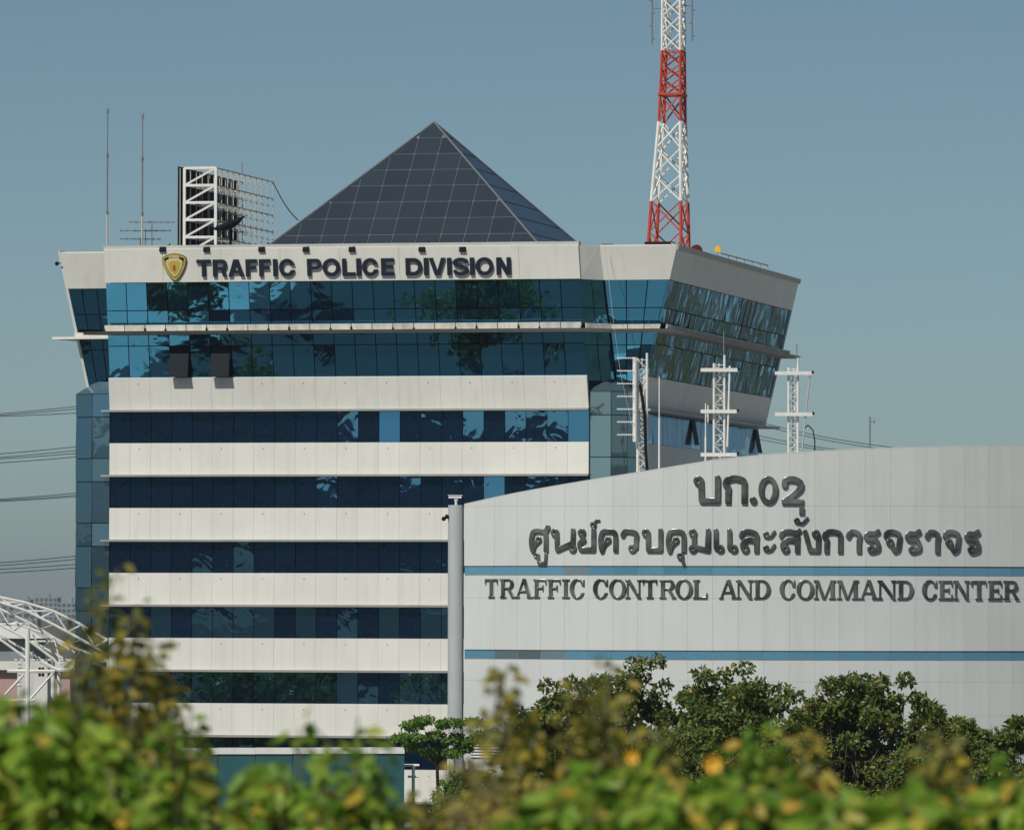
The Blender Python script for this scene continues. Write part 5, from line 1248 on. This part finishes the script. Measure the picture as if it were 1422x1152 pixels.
sh = [
 ('bright broad leaved green shrub at the bottom left corner', 35, 52, fan(-30, 110, 945, 1090, 22, 1.3, 1), 'leaf_bright', .17, .38, ()),
 ('bright green shrub right of the corner shrub under the truss', 105, 50, fan(50, 165, 985, 1110, 16, 1.2, 2), 'leaf_bright', .17, .35, ()),
 ('tall olive brown shrub covering the lower left tower corner', 155, 58, [(165, 788, .6), (120, 835, 1), (190, 850, 1.3), (205, 900, 1.6), (220, 935, 1.6), (150, 850, 1.4), (170, 900, 1.6), (130, 920, 1.6), (228, 975, 1.4), (185, 870, 1.4), (145, 960, 1.6), (200, 985, 1.6), (115, 980, 1.5)], 'leaf_olive', .15, .45, ()),
 ('dark thicket beneath the tall olive shrub', 170, 62, fan(100, 235, 960, 1110, 18, 1.4, 4), 'leaf_mid', .17, .4, ()),
 ('thin green sapling left of the teal wall', 262, 60, [(265, 985, .8), (258, 1040, 1.1), (285, 1060, 1.2), (250, 1080, 1.2), (300, 1095, 1.1), (325, 1105, 1.0)], 'leaf_bright', .14, .3, ((262, 1140, .09),)),
 ('rounded pale green shrub before the teal wall', 395, 55, fan(345, 430, 1040, 1125, 14, 1.5, 6), 'leaf_bright', .15, .34, ()),
 ('green shrub with two thin upright sprigs before the teal wall', 470, 54, [(430, 1003, .7), (415, 1010, .5), (497, 995, .7), (520, 1025, .6)] + fan(445, 520, 1050, 1125, 12, 1.4, 7), 'leaf_bright', .15, .34, ()),
 ('yellowish dry shrub below the small flat topped tree', 575, 60, fan(545, 640, 1085, 1140, 13, 1.1, 8), 'leaf_olive', .14, .3, ()),
 ('tall thin vine covered stem right of the louvre grille', 715, 56, [(708, 922, .9), (700, 950, .6), (722, 960, .9), (730, 990, 1.2), (705, 1000, .9), (745, 1020, 1.2)], 'leaf_olive', .13, .26, ()),
 ('brown and yellow dry shrub in the lower middle', 715, 52, fan(650, 800, 1070, 1135, 20, 1.3, 10), 'leaf_dry', .15, .34, ()),
 ('tall hazy olive shrub before the highest tree crown', 830, 57, [(845, 918, .9), (820, 945, .9), (800, 960, .8), (860, 960, 1.1), (835, 990, 1.1), (790, 1010, 1), (870, 1010, 1)], 'leaf_olive', .12, .34, ()),
 ('green shrub with an orange bloom below the tall trees', 860, 50, fan(770, 930, 1040, 1150, 20, 1.2, 12), 'leaf_bright', .16, .36, ((877, 1050, .07),)),
 ('green shrub with a large yellow bloom in the lower right middle', 1000, 48, fan(925, 1090, 1050, 1155, 20, 1.2, 13), 'leaf_bright', .18, .36, ((990, 1060, .085),)),
 ('yellow leaved sprig standing left of the broad rounded tree', 1120, 54, [(1126, 1015, 1.1), (1118, 1040, 1.2), (1135, 1060, 1.2), (1105, 1075, 1.2), (1140, 1090, 1)], 'leaf_olive', .15, .26, ()),
 ('large leaved green shrub at the bottom under the rounded tree', 1200, 46, fan(1130, 1260, 1098, 1140, 18, 1.3, 15), 'leaf_bright', .2, .36, ()),
 ('olive sprig standing right of the broad rounded tree', 1300, 54, [(1300, 1010, 1.1), (1285, 1030, 1), (1318, 1030, 1), (1300, 1060, 1.2), (1275, 1080, 1), (1325, 1080, 1)], 'leaf_olive', .13, .34, ()),
 ('dark green shrub along the bottom right edge', 1350, 50, fan(1260, 1440, 1085, 1160, 20, 1.1, 17), 'leaf_bright', .16, .34, ()),
]
sh += [
 ('yellow green leafy sprig beside the small orange bloom', 905, 53, [(898, 1010, .9), (910, 1035, 1.1), (885, 1060, 1), (925, 1065, 1)], 'leaf_olive', .14, .24, ()),
 ('light green sprig rising before the low trees at right', 1060, 52, [(1052, 1022, .9), (1070, 1045, 1.1), (1040, 1060, 1.1), (1085, 1075, 1)], 'leaf_bright', .15, .24, ()),
 ('brownish sprig left of the lower middle dry shrub', 650, 55, [(640, 1062, .9), (662, 1085, 1), (628, 1100, 1), (675, 1100, 1)], 'leaf_dry', .13, .26, ()),
 ('bright green sprig at the right edge of the bottom hedge', 1410, 50, [(1405, 1062, .9), (1420, 1085, 1.1), (1390, 1095, 1.1)], 'leaf_bright', .16, .26, ()),
 ('bright yellow green shrub at the bottom centre', 775, 46, fan(735, 830, 1085, 1140, 14, 1.3, 31), 'leaf_bright', .17, .32, ()),
 ('pale sprig among the olive stems at lower left', 225, 53, [(228, 1015, .8), (212, 1050, 1), (240, 1075, 1.1), (200, 1090, 1.1)], 'leaf_bright', .15, .26, ()),
]
for i, (lb, px, Y, stems, mt, lf, spd, fl) in enumerate(sh):
    shrub(lb, px, Y, stems, mt, 100 + i, leaf=lf * (1.4 if mt == 'leaf_bright' else 1.05), spread=spd, flowers=fl, dens=52 if i not in (2, 4, 5, 6, 7) else 30)

# ================================================================== haze: one box of pale air round the whole place
hm = bpy.data.materials.new('haze'); hm.use_nodes = True; hn = hm.node_tree.nodes; hn.remove(hn['Principled BSDF'])
pv = hn.new('ShaderNodeVolumePrincipled'); pv.inputs['Color'].default_value = (0.80, 0.90, 1.0, 1); pv.inputs['Density'].default_value = 0.00006; pv.inputs['Anisotropy'].default_value = 0.2
hm.node_tree.links.new(pv.outputs[0], hn['Material Output'].inputs['Volume']); MATS['haze'] = hm
tag(MB().box((-9100, -9100, -1.1), (9100, 20100, 95)).build('haze', 'haze'), kind='stuff')
